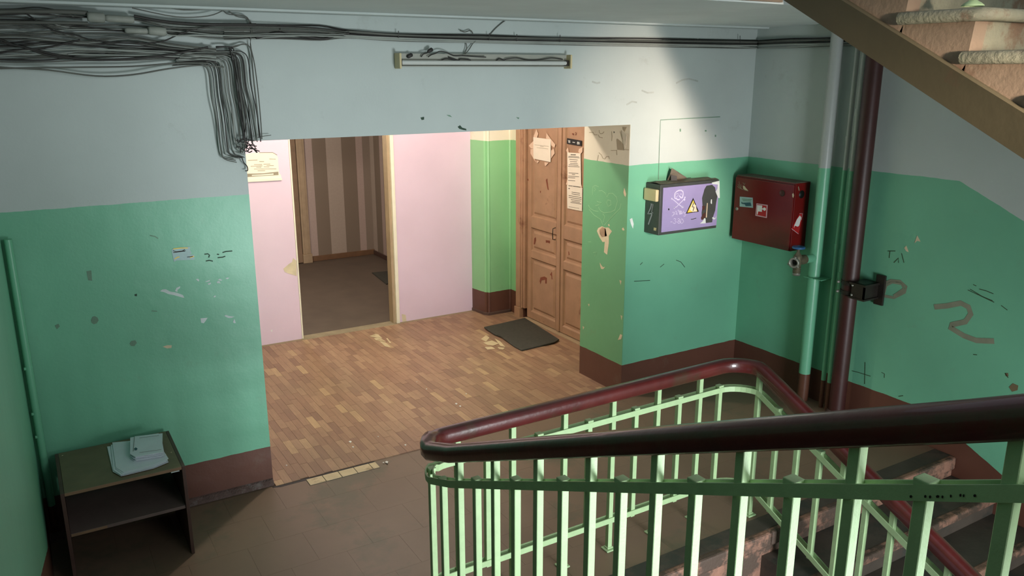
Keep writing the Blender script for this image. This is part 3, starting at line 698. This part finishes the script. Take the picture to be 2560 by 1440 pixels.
rib([Z9([(260,480),(380,580),(480,670),(560,730),(640,750)]), Z9([(680,450),(600,550),(480,665),(400,750),(310,775)])], 1, EF, .006, mb=sk)
rib([Z9([(235,490),(265,475)]), Z9([(660,430),(695,450)]), Z9([(655,500),(680,530)]), Z9([(320,775),(350,780)]), Z9([(570,755),(640,752)])], 1, EF, .013, mb=sk)
sk.build('chalk_skull', M['lilac_light'], pn)
tx = rib([Z9([(265,925),(320,925),(335,985),(290,1030),(250,1050)]), Z9([(300,975),(335,985)]), Z9([(345,940),(385,870),(410,920),(430,1010)]), Z9([(370,975),(410,985)]), Z9([(440,860),(475,855),(470,930)]), Z9([(505,870),(500,990),(545,990),(550,870)]), Z9([(525,870),(523,985)]), Z9([(565,880),(570,980)]), Z9([(575,985),(640,880),(650,960)]), Z9([(640,930),(700,935),(660,985),(715,1000),(680,1050),(635,1045)])], 1, EF, .004)
rib([Z9([(205,1240),(270,1240)]), Z9([(310,1145),(345,1125),(385,1150),(350,1200),(400,1240),(350,1295),(290,1270)]), Z9([(440,1150),(480,1125),(510,1170),(460,1210),(440,1260),(490,1290),(530,1250),(480,1200)]), Z9([(560,1130),(610,1160),(640,1230),(590,1285),(540,1280),(540,1200),(560,1130)])], 1, EF, .004, mb=tx)
tx.build('chalk_writing', M['lilac_light'], pn)
tri = dec('warning_sign', Z9([(950,455),(1135,905),(715,968)]), 1, EF, M['black'], pn, off=.001, th=.0012)
dec('sign_face', Z9([(950,525),(1085,890),(755,935)]), 1, EF, M['yellow'], pn, off=.0024, th=.0006)
dec('sign_face', Z9([(925,610),(1040,700),(1060,900),(930,912),(830,840)]), 1, EF, M['paleyellow'], pn, off=.0031, th=.0004)
rib([Z9([(950,605),(940,660),(905,755),(950,745),(970,760),(935,880)])], 1, EF, .006, .0038).build('sign_bolt', M['black'], pn)
dec('screw', Z9([(130,820),(150,790),(175,820),(168,855),(140,860)]), 1, EF, M['black'], pn)
rib([Z9([(880,1155),(940,1150),(1050,1115)])], 1, EF, .005).build('scratch', M['darkmetal'], pn)
# side: push button, bolt drawing, label
EX = ex0
MB().box(EX-.028, at(1635, 485, 0, EX).y-.055, at(1625, 500, 0, EX).z, EX, at(1612, 485, 0, EX).y-.02, at(1625, 472, 0, EX).z+.005).build('socket_box', M['plastic'], eb, bevel=.006)
rib([Z8([(235,720),(215,800),(160,915),(240,910),(240,930),(210,1010),(170,1130)])], 0, EX, .012, .0015).build('painted_bolt', M['greymark'], eb)
rib([Z8([(215,715),(265,725),(235,880),(265,900)])], 0, EX, .006, .0016).build('painted_bolt', M['greymark'], eb)
dec('label', Z8([(280,1190),(328,1200),(320,1255),(275,1245)]), 0, EX, M['plastic'], eb)
settle(eb); tag(eb, 'dark grey electric box with lilac door, chalk skull and yellow warning triangle', 'electrical box')

# red cabinet
rb = empty('fire_cabinet', (5.07, -.33, 1.15))
rx, ry0, ry1, rz0, rz1 = 4.90, -.632, -.045, 1.158, 1.672
hb = MB().box(rx+.012, ry0, rz0, X3-.001, ry1, rz1).build('housing', M['red'], rb, bevel=.004)
MB().box(rx+.014, ry0+.002, rz1, X3-.001, ry1-.002, rz1+.004).build('dusty_top', M['lid'], rb)
dr = MB().box(rx, ry0+.004, rz0+.004, rx+.010, ry1-.002, rz1-.012).build('door', M['red'], rb, bevel=.003)
V4 = lambda p: zc(1820, 410, 5.142, p)
MB().lathe([(0, 0), (.0, .024), (-.004, .024)], (rx-.0005, at(1956, 483, 0, rx).y, at(1956, 483, 0, rx).z), (1, 0, 0), 20).build('vent_plug', M['brownred'], dr)
MB().lathe([(0, 0), (0, .03), (.001, .03)], (at(2004, 486, 1, ry0).x, ry0-.0012, at(2004, 486, 1, ry0).z), (0, 1, 0), 24).build('hose_hole', M['black'], hb)
Q = lambda p: zc(1830, 440, 12, p)
dec('hose_sign', Q([(740,818),(1075,870),(1048,1260),(705,1190)]), 0, rx, M['pinkprint'], dr, off=.001)
dec('sign_field', Q([(765,850),(1045,895),(1020,1225),(735,1165)]), 0, rx, M['redlight'], dr, off=.0022, th=.0005)
dec('sign_figure', Q([(765,870),(915,885),(905,1075),(795,1060),(775,1155),(755,1150)]), 0, rx, M['white'], dr, off=.003, th=.0005)
dec('sign_figure', Q([(905,970),(940,970),(960,945),(1000,945),(1030,985),(1015,1030),(975,1045),(940,1010),(905,1000)]), 0, rx, M['white'], dr, off=.003, th=.0005)
dec('blue_sticker', Q([(240,620),(625,650),(635,955),(235,915)]), 0, rx, M['bluecard'], dr, off=.001)
dec('sticker_print', Q([(285,770),(330,800),(560,790),(575,830),(590,900),(420,905),(390,850),(290,830)]), 0, rx, M['blueink'], dr, off=.0022, th=.0004)
rib([Q([(300,690),(600,710)]), Q([(330,735),(570,750)])], 0, rx, .006, .0022).build('sticker_print', M['chipg'], dr)
dec('sticker_remnant', Q([(330,290),(380,300),(420,360),(490,440),(400,420),(340,380)]), 0, rx, M['chipc'], dr)
rib([Q([(165,300),(200,350),(300,395),(490,455)]), Q([(215,160),(225,250),(270,360)]), Q([(180,240),(210,310),(300,390)]), Q([(270,250),(290,340)]), Q([(330,190),(360,250)]), Q([(400,210),(370,270)])], 0, rx, .003).build('sticker_remnant', M['chipk'], dr)
MB().lathe([(0, .012), (.006, .012), (.008, .008), (.008, 0)], (rx, at(1843, 522, 0, rx).y, at(1843, 522, 0, rx).z), (-1, 0, 0), 14).build('lock', M['alu'], dr)
W5 = lambda p: zc(1940, 440, 6, p)
dec('side_sign', W5([(350,560),(397,560),(375,690),(335,870),(228,790),(300,660)]), 1, ry0, M['redlight'], hb, off=.001)
dec('sign_figure', W5([(355,590),(375,625),(345,740),(325,760),(280,745),(265,780),(270,740),(310,650)]), 1, ry0, M['white'], hb, off=.0022, th=.0005)
rib([W5([(230,790),(332,868)]), W5([(350,562),(395,562),(378,660)])], 1, ry0, .004, .0022).build('sign_border', M['pinkprint'], hb)
dec('paint_chip', W5([(245,270),(262,255),(272,290),(262,328),(248,315)]), 0, rx, M['chipc'], dr)
rib([W5([(333,160),(345,220)])], 1, ry0, .008).build('paint_chip', M['chipk'], hb)
settle(rb); tag(rb, 'red metal fire hose cabinet with stickers in the right corner', 'cabinet')

# ------------------------------------------------------------------ brown double door
dx = XD+.018
door = struct(MB().box(dx+.03, .93, .0, dx+.05, 2.17, 2.42).build('door_1', M['black']))
cs = MB().box(XD-.035, 2.19, .11, XD+.02, 2.27, 2.42).box(XD-.012, 2.135, .11, XD+.03, 2.19, 2.42).box(XD-.025, 2.165, .11, XD-.01, 2.19, 2.42)
cs.build('casing', M['door'], door, bevel=.004)
MB().box(XD-.045, 2.18, 0, XD+.01, 2.285, .11).build('plinth_block', M['door'], door, bevel=.004)
MB().box(XD-.03, .93, -.0, XD+.05, 2.14, .016).build('sill', M['tan'], door, bevel=.003)
def leaf(y0, y1, panels):
    """y0 > y1: leaf between them, frame and raised panels facing -x"""
    X = dx
    f = MB()
    ya, yb = min(y0, y1), max(y0, y1); z0, z1 = .022, 2.40; th = .03
    u0, u1 = min(p[0] for p in panels), max(p[1] for p in panels)
    f.box(X, ya, z0, X+th, u0, z1).box(X, u1, z0, X+th, yb, z1)
    zs_ = sorted([(p[2], p[3]) for p in panels]); zc0 = z0
    for a, b in zs_+[(z1, z1)]:
        if a > zc0: f.box(X, u0, zc0, X+th, u1, a)
        zc0 = b
    lf = f.build('leaf', M['door'], door, bevel=.004)
    for (a, b, c, d) in panels:
        pb_ = MB(); i1, i2, i3 = .012, .030, .052
        def ring(i, x): return [(x, a+i, c+i), (x, b-i, c+i), (x, b-i, d-i), (x, a+i, d-i)]
        rs = [ring(0, X), ring(i1, X+.016), ring(i2, X+.018), ring(i3, X+.006)]
        vs = [v for r2 in rs for v in r2]; fs = []
        for k in range(3):
            for j in range(4): fs.append((k*4+j, k*4+(j+1) % 4, (k+1)*4+(j+1) % 4, (k+1)*4+j))
        fs.append((12, 13, 14, 15)); pb_.add(vs, fs); pb_.build('panel', M['door'], lf)
    return lf
lf1 = leaf(2.133, 1.565, [(1.612, 2.062, .098, .660), (1.612, 2.062, .735, .968), (1.612, 2.062, 1.08, 2.28)])
lf2 = leaf(1.553, .985, [(1.05, 1.492, .090, .657), (1.05, 1.492, .735, .951), (1.05, 1.492, 1.08, 2.28)])
MB().box(dx-.010, 1.535, .022, dx, 1.575, 2.40).build('astragal', M['door'], lf2, bevel=.004)
MB().tube([(dx, 1.628, 1.035), (dx-.03, 1.628, 1.03), (dx-.034, 1.628, .975), (dx-.03, 1.628, .925), (dx, 1.628, .918)], .0045, 8, up=Vector((0, 1, 0))).build('handle', M['bracket'], lf1)
for ps_ in ([(358,300),(365,235),(380,225),(382,260),(370,300)], [(485,255),(530,262),(530,290),(500,280),(488,285)], [(420,690),(430,650),(470,640),(498,655),(495,715),(480,715),(480,675),(440,680),(430,720)], [(530,620),(550,590),(556,670),(548,670),(545,635)]):
    dec('paint_chip', zc(1250,540,4.235,ps_), 0, dx+.006, M['door_chip'], lf1)
dec('paint_chip', zc(1250,540,4.235,[(725,380),(730,372),(736,410),(728,415)]), 0, dx+.006, M['door_chip'], lf2)
dec('paint_chip', zc(1260,300,5.536,[(580,830),(600,810),(605,860),(620,970),(605,960),(590,880)]), 0, dx+.006, M['door_chip'], lf1)
dec('paint_chip', zc(1260,300,5.536,[(325,820),(335,810),(342,835),(332,842)]), 0, dx, M['door_chip'], lf1)
dec('paint_chip', zc(1260,300,5.536,[(500,985),(512,978),(510,1010),(503,1008)]), 0, dx+.006, M['door_chip'], lf1)
K = lambda p: zc(1260, 300, 5.536, p)
def plines(mb, rows, x0, x1, ax, v, off, wd=.005, slope=0.):
    for y, a, b in rows: rib([K([(x0+(x1-x0)*a, y+slope*(x1-x0)*a), (x0+(x1-x0)*b, y+slope*(x1-x0)*b)])], ax, v, wd, off, mb=mb)
n1 = empty('paper_notice', at(1355, 373, 0, dx-.004))
for pp in ([(410,240),(415,215),(450,130),(476,190),(460,245)], [(585,255),(590,180),(640,250),(712,340),(700,385),(655,350),(650,275)], [(345,355),(408,290),(412,395),(380,395)], [(370,405),(410,395),(412,520),(460,600),(425,560),(368,460)], [(450,560),(490,570),(462,600)], [(562,585),(620,590),(580,636),(568,630)], [(655,420),(690,395),(704,460),(655,530)]):
    dec('tape', K(pp), 0, dx+.0, M['tape'], n1, off=.001)
dec('sheet', K([(410,237),(652,268),(650,583),(412,535)]), 0, dx, M['paperw'], n1, off=.003)
b_ = MB(); plines(b_, [(340,.08,.9),(352,.4,.6),(375,.2,.85)], 410, 650, 0, dx, .0045, .004, .12); b_.build('text', M['text_faint'], n1)
settle(n1); tag(n1, 'nearly blank white sheet taped round its edges high on the left door leaf', 'paper')
n2 = empty('paper_notice', at(1436, 425, 0, dx-.004))
for pp in ([(862,420),(885,378),(900,450),(880,460)], [(1030,440),(1040,400),(1090,375),(1088,440),(1062,470)], [(858,890),(880,820),(890,905)], [(1060,860),(1085,930),(1060,940)]):
    dec('tape', K(pp), 0, dx, M['tape'], n2, off=.001)
dec('sheet', K([(880,448),(1065,460),(1072,925),(885,900)]), 0, dx, M['paperw'], n2, off=.003)
b_ = MB(); plines(b_, [(500,.08,.9),(515,.05,.95),(545,.15,.8),(572,.2,.75),(597,.2,.8),(618,.1,.85),(640,.05,.95),(730,.1,.85),(748,.35,.6),(775,.05,.9),(795,.05,.6),(835,.05,.6)], 885, 1060, 0, dx, .0045, .0045, .06)
plines(b_, [(478,.25,.65)], 885, 1060, 0, dx, .0045, .009, .03); b_.build('text', M['text'], n2)
settle(n2); tag(n2, 'long printed notice on the right door leaf just under the number plate', 'paper')
n3 = empty('paper_notice', at(1437, 495, 0, dx-.004))
dec('sheet', K([(875,900),(1088,940),(1083,1262),(880,1222)]), 0, dx, M['paperw'], n3, off=.0022)
b_ = MB(); plines(b_, [(985,.3,.85),(1010,.3,.85),(1040,.1,.95),(1065,.1,.95),(1090,.25,.92),(1112,.3,.85),(1130,.22,.95)], 880, 1085, 0, dx, .0038, .005, .17)
plines(b_, [(1195,.1,.8)], 880, 1085, 0, dx, .0038, .003, .17); plines(b_, [(905,.1,.35),(905,.4,.75)], 880, 1085, 0, dx, .0048, .007, .12); plines(b_, [(945,.08,.18)], 880, 1085, 0, dx, .0038, .008, .1); b_.build('text', M['text'], n3)
settle(n3); tag(n3, 'lower printed notice with centred lines on the right door leaf', 'paper')
# number plate with lettering
npl = empty('number_plate', at(1436, 354, 0, dx-.004))
dec('plate', zc(1400,320,6.545,[(120,165),(358,208),(355,297),(116,258)]), 0, dx, M['black'], npl, off=.001, th=.003)
G = lambda p: zc(1400, 320, 6.545, p)
rib([G([(138,203),(152,206),(146,238)]), G([(160,206),(172,208),(170,222),(160,222),(158,238),(172,241),(171,224)]), G([(160,206),(160,222)]), G([(212,232),(252,238)]),
     G([(290,228),(305,231),(304,245),(290,243),(290,228)]), G([(290,243),(288,262),(304,264),(304,245)]), G([(326,234),(313,232),(312,246),(326,249),(325,264),(311,262)])], 0, dx, .006, .0045).build('lettering', M['white'], npl)
settle(npl); tag(npl, 'small black number plate on the right door leaf reading 78 - 85', 'sign')
rib([G([(200,95),(215,90),(222,105),(205,108)]), G([(255,70),(265,90),(255,118)])], 0, dx, .008, .001).build('pencil_mark', M['door_chip'], lf2)
# door mat
mp_ = [(1210,822),(1248,812),(1312,797),(1330,808),(1362,828),(1398,853),(1386,860),(1345,868),(1304,878),(1285,868),(1252,845),(1235,838)]
mt_ = MB(); P_ = [at(x, y, 2, .008) for x, y in mp_]
for i_, q in enumerate(P_): q.z = .0085+(.008 if i_ in (5, 6, 10, 0) else 0)
mt_.flat(P_, .012, (0, 0, 1)).build('door_mat', M['mat'], bevel=.003)
tag(bpy.data.objects['door_mat.001'], 'dark curled rubber mat on the parquet in front of the brown double door', 'mat')

# plaque on the pink board
pq = empty('plaque', at(655, 420, 1, D))
A = lambda p: zc(600, 370, 14.4, p)
dec('board', [(600,388),(640,381),(683,381),(694,392),(697,432),(702,438),(704,450),(600,456)], 1, D, M['paperw'], pq, off=.001, th=.004)
dec('dark_band', A([(0,930),(820,910),(1370,850),(1380,965),(1380,970),(800,1000),(0,1060)]), 1, D, M['chipk'], pq, off=.0055)
dec('strip', A([(420,965),(780,945),(1195,910),(1200,960),(790,985),(420,1000)]), 1, D, M['paperw'], pq, off=.007)
dec('ledge', A([(0,1150),(700,1120),(1490,1080),(1500,1150),(800,1190),(0,1230)]), 1, D, M['cream'], pq, off=.006, th=.01)
b_ = MB(); rib([A([(500,595),(790,590)]), A([(840,580),(1080,575)]), A([(380,655),(800,640)]), A([(950,625),(1210,630)]), A([(580,690),(760,690)]), A([(850,675),(1050,680)]), A([(500,755),(1300,750)]), A([(630,815),(900,810)]), A([(690,485),(860,485)]), A([(280,440),(620,430)]), A([(1050,390),(1280,400)])], 1, D, .006, .006, mb=b_); b_.build('text', M['text_faint'], pq)
rib([A([(680,165),(1170,160),(1330,250)])], 1, D, .005, .006).build('edge_tear', M['chipk'], pq)
settle(pq); tag(pq, 'cream information plaque with a grey band on the left pink panel', 'plaque')

# ------------------------------------------------------------------ shelf unit and papers
su = empty('shelf_unit', (.25, -.30, 0))
sx0, sx1, sy0, sy1, sz = -.035, .535, -.55, -.05, .512
MB().box(sx0+.018, sy0, sz-.018, sx1-.018, sy1, sz).build('top', M['wood'], su, bevel=.0015)
MB().box(sx0+.018, sy0-.001, sz-.016, sx1-.018, sy0, sz-.002).build('edging', M['wood_edge'], su)
sh = MB().box(sx0+.018, sy0+.01, .268, sx1-.018, sy1-.005, .285).build('shelf', M['shelf_top'], su, bevel=.001)
MB().box(sx0+.02, sy0+.008, .270, sx0+.18, sy0+.01, .284).build('worn_edge', M['wood_edge'], sh)
MB().box(sx0, sy0, 0, sx0+.017, sy1, sz-.001).build('side_panel', M['wood_side'], su, bevel=.0015)
MB().box(sx1-.017, sy0, 0, sx1, sy1, sz-.001).build('side_panel', M['wood_side'], su, bevel=.0015)
MB().box(sx0+.018, sy1-.018, .36, sx1-.018, sy1-.006, sz-.019).build('back_rail', M['wood_side'], su)
MB().box(sx0+.018, sy1-.018, .05, sx1-.018, sy1-.006, .20).build('back_rail', M['wood_side'], su)
MB().box(sx1-.07, sy0-.003, sz-.022, sx1-.03, sy0+.01, sz-.017).build('chipped_corner', M['chipw'], su)
for q in ((.0, -.09), (.50, -.35), (.47, -.36)): MB().lathe([(0, .004), (.0008, .004), (.0008, 0)], (q[0], q[1], sz), (0, 0, 1), 8).build('screw', M['chipc'], su)
settle(su); tag(su, 'low dark wood shelf unit with one shelf in the left corner', 'shelf')
def stack(name, pix, ztop, n, sp, label, jit=.011):
    root = empty(name, at(*pix[0], 2, sz))
    base_ = [at(x, y, 2, sz+ztop) for x, y in pix]; t = sp/n
    for k in range(n):
        dx_, dy_ = random.uniform(-jit, jit), random.uniform(-jit, jit); z0 = sz+ztop-sp+k*t+.0006
        ang = random.uniform(-.06, .06); cx_ = sum(p.x for p in base_)/len(base_); cy_ = sum(p.y for p in base_)/len(base_)
        P = [Vector((cx_+(p.x-cx_)*math.cos(ang)-(p.y-cy_)*math.sin(ang)+dx_, cy_+(p.x-cx_)*math.sin(ang)+(p.y-cy_)*math.cos(ang)+dy_, z0)) for p in base_]
        MB().flat(P, t*.5, (0, 0, 1)).build('sheet', M['paper'], root)
    return root
B5 = lambda p: zc(0, 1000, 3.272, p)
s1 = stack('paper_stack', B5([(912,352),(1080,338),(1300,380),(1362,490),(1240,540),(990,600),(930,560)]), .016, 7, .0155, '')
settle(s1); tag(s1, 'wide crumpled lower pile of white leaflets on the shelf unit', 'paper')
s2 = stack('paper_stack', B5([(1082,298),(1312,268),(1330,400),(1325,425),(1100,460),(1062,435)]), .046, 9, .029, '', .005)
b_ = MB(); P = [at(x, y, 2, sz+.0475) for x, y in B5([(1098,395),(1112,388),(1125,398),(1118,410),(1102,410)])]; b_.flat(P, .0005, (0,0,1)).build('print', M['blueink'], s2)
b_ = MB(); 
for a, b in (((1100,300),(1090,420)),((1140,310),(1300,290)),((1140,430),(1320,405))): MB().ribbon([at(*B5([a])[0], 2, sz+.0475), at(*B5([b])[0], 2, sz+.0475)], .002, .0006, (0,0,1)).build('print', M['text'], s2)
settle(s2); tag(s2, 'small neat pile of white leaflets lying on top of the wide pile', 'paper')

# ------------------------------------------------------------------ fluorescent fixture
fx = empty('fluorescent_lamp', (2.64, 0, 2.53))
zf = 2.535
a0, a1 = 2.03, 3.25
MB().box(a0, -.030, zf-.002, a1, -.001, zf+.045).box(a0, -.034, zf+.042, a1, -.001, zf+.046).box(a0, -.034, zf-.030, a1, -.001, zf-.026).box(a0, -.018, zf-.026, a1, -.001, zf).build('housing', M['fixture'], fx)
MB().tube([(a0+.01, -.052, zf-.006), (a1-.01, -.052, zf-.006)], .0135, 14).build('tube', M['tube'], fx)
for xq, s_ in ((a0-.012, 1), (a1, 1)):
    MB().box(xq, -.080, zf-.042, xq+.014, -.001, zf+.048).build('end_cap', M['plastic'], fx, bevel=.004)
MB().box(a1-.022, -.066, zf-.024, a1, -.036, zf+.012).build('lampholder', M['bracket'], fx, bevel=.003)
MB().box(a0+.002, -.066, zf-.024, a0+.012, -.036, zf+.012).build('lampholder', M['bracket'], fx, bevel=.003)
Lz = lambda p: zc(960, 110, 5.12, p)
def wire(pix, y, r_, mt, parent, nm='wire', jy=.006):
    P = [at(a, b, 1, y)+Vector((0, random.uniform(-jy, jy), 0)) for a, b in pix]
    return MB().tube(smooth(P), r_, 6).build(nm, mt, parent)
def smooth(P, n_=4):
    if len(P) < 3: return P
    out = []
    for i in range(len(P)-1):
        p0, p1, p2, p3 = P[max(i-1, 0)], P[i], P[i+1], P[min(i+2, len(P)-1)]
        for k in range(n_):
            t = k/n_; out.append(.5*((2*p1)+(p2-p0)*t+(2*p0-5*p1+4*p2-p3)*t*t+(3*p1-p0-3*p2+p3)*t**3))
    return out+[P[-1]]
for pix in ([(480,165),(500,130),(560,110),(590,80)], [(560,165),(600,140),(660,120),(720,92),(800,110),(900,150),(1000,150)], [(620,225),(700,210),(740,215)], [(740,205),(800,185),(870,195),(940,215)], [(830,165),(960,210),(975,190),(1090,200),(1110,222)], [(1440,215),(1480,185),(1540,205),(1570,190),(1700,180),(1850,205),(2000,200),(2140,180),(2290,195)], [(1000,150),(1150,160),(1300,168)]):
    wire(Lz(pix), -.045, .0035, M['cable_dark'], fx)
for c_ in (Lz([(330,150)])[0], Lz([(590,82)])[0]):
    q = at(*c_, 1, -.04); MB().lathe([(-.02, .004), (-.012, .011), (.014, .012), (.02, .004)], q, (1, 0, .5), 8).build('connector', M['cable_dark'], fx)
wire([(1158,140),(1166,122),(1166,108),(1160,100)], -.02, .003, M['cable'], fx); wire([(1158,140),(1172,124),(1182,110),(1188,102)], -.02, .003, M['cable'], fx)
settle(fx); tag(fx, 'open fluorescent lamp with one bare tube and loose wires over the opening', 'lamp')

# ------------------------------------------------------------------ cables
def jit(v, a): return v+random.uniform(-a, a)
cb = empty('cable_bundle', (.5, -.02, 2.6))
mats = [M['cable'], M['cable'], M['cable_dark'], M['cable_light'], M['cable']]
def wob(k): return random.uniform(-2, 2)
for k in range(15):          # upper strands, some into the splice sleeves, some on into the long run
    y0 = 24+k*4.4+wob(0); end = ((224, 42) if k < 5 else (314, 78) if k < 9 else None)
    pts = [(-40, y0), (30, y0+random.uniform(-5, 5)), (100, y0+random.uniform(-6, 6)), (165, (y0+(end[1] if end else y0))/2+wob(0))]
    if end: pts += [(end[0]-30, end[1]+random.uniform(-5, 5)), (end[0], end[1]+random.uniform(-3, 3))]
    else: pts += [(300, y0+random.uniform(-3, 8)), (430, y0+random.uniform(0, 8)), (560, 70+(k-9)*6), (700, 72+(k-9)*4), (860, 78+(k-9)*3)]
    wire(pts, random.uniform(-.05, -.015), random.choice((.003, .0035, .004)), random.choice(mats), cb, 'cable', .004)
for k in range(8):           # out of the sleeves
    pts = [(335, 48+wob(0)) if k < 4 else (414, 82+wob(0)), (430, 54+k*5), (520, 60+k*4), (600, 62+k*4), (760, 68+k*3), (864, 78+k*2)]
    wire(pts, random.uniform(-.05, -.02), random.choice((.003, .004)), random.choice(mats), cb, 'cable', .003)
for k in range(21):          # lower strands that join the drop
    u = k/20; y0 = 86+u*66
    pts = [(-40, y0), (40, y0+random.uniform(-5, 5)), (130, y0+random.uniform(-10, 8)), (220, 96+u*50+random.uniform(-6, 6)), (320, 94+u*52+random.uniform(-5, 5)), (420, 108+u*40+wob(0)), (500, 118+u*34), (540, 122+u*34)]
    wire(pts, random.uniform(-.05, -.015), random.choice((.0028, .0035, .004)), random.choice(mats), cb, 'cable', .004)
for pix, r_, k in (([(-30,100),(60,118),(130,140),(250,150),(400,140),(520,118)], .006, 'cable_dark'), ([(-30,140),(40,125),(110,120),(200,100)], .005, 'cable_dark'), ([(-30,85),(30,110),(90,125),(180,145),(260,150)], .006, 'cable_dark'), ([(60,30),(120,70),(150,80),(190,88),(240,102),(330,108),(400,105),(450,85),(500,70),(560,60)], .004, 'cable_dark'),
                 ([(-30,165),(30,170),(120,175),(240,190),(330,187),(420,172),(500,163),(560,168)], .0045, 'cable'), ([(-30,172),(60,170),(200,168),(330,166),(440,158),(520,158)], .0045, 'cable'), ([(-30,30),(60,28),(180,30),(220,33)], .012, 'cable'), ([(-30,55),(100,56),(220,58)], .009, 'cable'), ([(335,40),(400,52),(480,60),(640,62)], .008, 'cable_dark'), ([(330,20),(440,42),(520,40),(560,25)], .003, 'cable'), ([(400,15),(460,25),(530,22),(555,18)], .003, 'cable')):
    wire(pix, -.05, r_, M[k], cb, 'cable', .002)
for (xa, ya), (xb, yb), r_ in (((218,42),(262,45),.024), ((262,45),(335,50),.017), ((312,76),(370,78),.014), ((370,76),(415,80),.022)):
    p0_, p1_ = at(xa, ya, 1, -.06), at(xb, yb, 1, -.06); L_ = (p1_-p0_).length
    MB().lathe([(0, 0), (0, r_*.8), (L_*.1, r_), (L_*.9, r_), (L_, r_*.8), (L_, 0)], p0_, p1_-p0_, 14).build('splice_sleeve', M['sleeve'], cb)
settle(cb); tag(cb, 'thick tangled bundle of old grey cables running along the wall from the left edge', 'cables')
dp = empty('cable_bundle', (1.0, -.02, 2.3))
for k in range(25):          # the drop to the corner of the opening
    u = (k+random.random()*.8)/25
    xt = 524+u*100; yb_ = 397-u*48+random.uniform(-5, 5)
    ysrc = 164-u*34
    tx_ = xt+24+random.uniform(-6, 6)
    pts = [(430+u*30, ysrc+random.uniform(-3, 3)), (xt-50, ysrc-3), (xt-18, ysrc-1), (xt-3, ysrc+18), (xt+4, ysrc+80), ((xt+tx_)/2+2, (ysrc+yb_)/2+20), (tx_, yb_-20)]
    if u < .4: pts += [(tx_+8, yb_), (min(tx_+38, 612), yb_+8)]
    elif u < .75: pts += [(606+random.uniform(-4, 6), 362+random.uniform(-8, 25))]
    else: pts += [(tx_+2, yb_)]
    wire(pts, random.uniform(-.05, -.012), random.choice((.0022, .0026, .003)), random.choice([M['cable'], M['cable_dark'], M['cable_light'], M['cable']]), dp, 'cable', .003)
for k in range(6):
    xs_ = 584+random.uniform(-6, 10)
    wire([(540, 118+wob(0)), (570, 117), (xs_-6, 124), (xs_+4, 170), (xs_+14, 240), (xs_+24, 310), (610+random.uniform(-8, 10), 352)], -.05, .0035, M['cable_dark'], dp, 'cable', .006)
for pts in ([(560,16),(568,24),(590,40),(620,48),(630,70),(626,110),(636,160),(645,230),(652,300),(655,348)], [(575,118),(600,112),(618,112),(628,130),(634,200),(642,270),(648,345)], [(555,16),(562,30),(575,36),(612,40),(624,56),(628,80)], [(572,122),(592,116),(606,110),(616,112)]):
    wire(pts, -.03, .0032, M['cable'], dp, 'cable', .003)
for k in range(12):
    x, y = 590+random.uniform(0, 36), 350+random.uniform(-6, 24)
    wire([(x, y), (x+random.uniform(4, 14), y+random.uniform(-8, 8)), (x+random.uniform(10, 26), y+random.uniform(-2, 16))], -.05, .003, M['cable_dark'], dp, 'cable', .012)
wire([(604,392),(609,406),(618,416),(619,426),(613,427)], -.03, .003, M['cable_dark'], dp, 'cable'); wire([(622,362),(634,372),(644,381)], -.03, .0025, M['cable_dark'], dp, 'cable'); wire([(640,345),(660,340),(678,338)], -.03, .002, M['cable'], dp, 'cable')
settle(dp); tag(dp, 'hanging bundle of thin cables dropping to the upper left corner of the opening', 'cables')
lr = empty('cable_bundle', (3, -.02, 2.7))
run = [(560,0),(700,2),(800,4),(870,6),(1000,14),(1200,19),(1400,24),(1600,27),(1800,31),(1893,33)]
def long(o0, o1, r_, mt, y):
    pts = []
    for i, (x, b) in enumerate(run):
        t = i/(len(run)-1); pts.append((x, 70+b+(o0 if x < 860 else o1)*(1)+random.uniform(-1.5, 1.5)))
    P = [at(a, c2, 1, y) for a, c2 in pts]
    e = P[-1]; P.append(Vector((X3-.012+y*.5, -.05, e.z))); zz_ = e.z
    for yq in (-.35, -.65, -.9): P.append(Vector((X3-.012+y*.5, yq, zz_+random.uniform(-.006, .006))))
    MB().tube(smooth(P), r_, 6).build('cable', mt, lr)
for o0, o1, r_, k, y in ((-10, 0, .005, 'cable_dark', -.012), (-2, 5, .005, 'cable', -.016), (2, 9, .0045, 'cable_dark', -.022), (8, 12, .008, 'cable_light', -.018), (14, 3, .006, 'cable', -.03), (18, 16, .006, 'cable_light', -.014), (22, 8, .004, 'cable_dark', -.012), (26, 19, .003, 'cable', -.012)):
    long(o0, o1, r_, M[k], y)
wire([(640,95),(690,82),(720,86),(770,92),(810,97),(840,88),(872,82)], -.03, .008, M['cable_dark'], lr, 'cable', .002)
wire([(1222,90),(1240,70),(1262,52),(1280,44)], -.008, .003, M['cable'], lr, 'cable', .001); wire([(1150,76),(1162,80),(1176,76),(1182,84)], -.02, .0035, M['cable'], lr, 'cable', .001)
for x, y in ((1223,92),(1292,94),(996,86),(1400,96),(700,70),(1850,98)):
    rib([[(x, y-9), (x, y+9)]], 1, -.034, .005, .0).build('strap', M['cable_dark'], lr)
settle(lr); tag(lr, 'slim run of strapped cables along the wall above the fluorescent lamp', 'cables')
# loose cable ends wandering down from the electric box
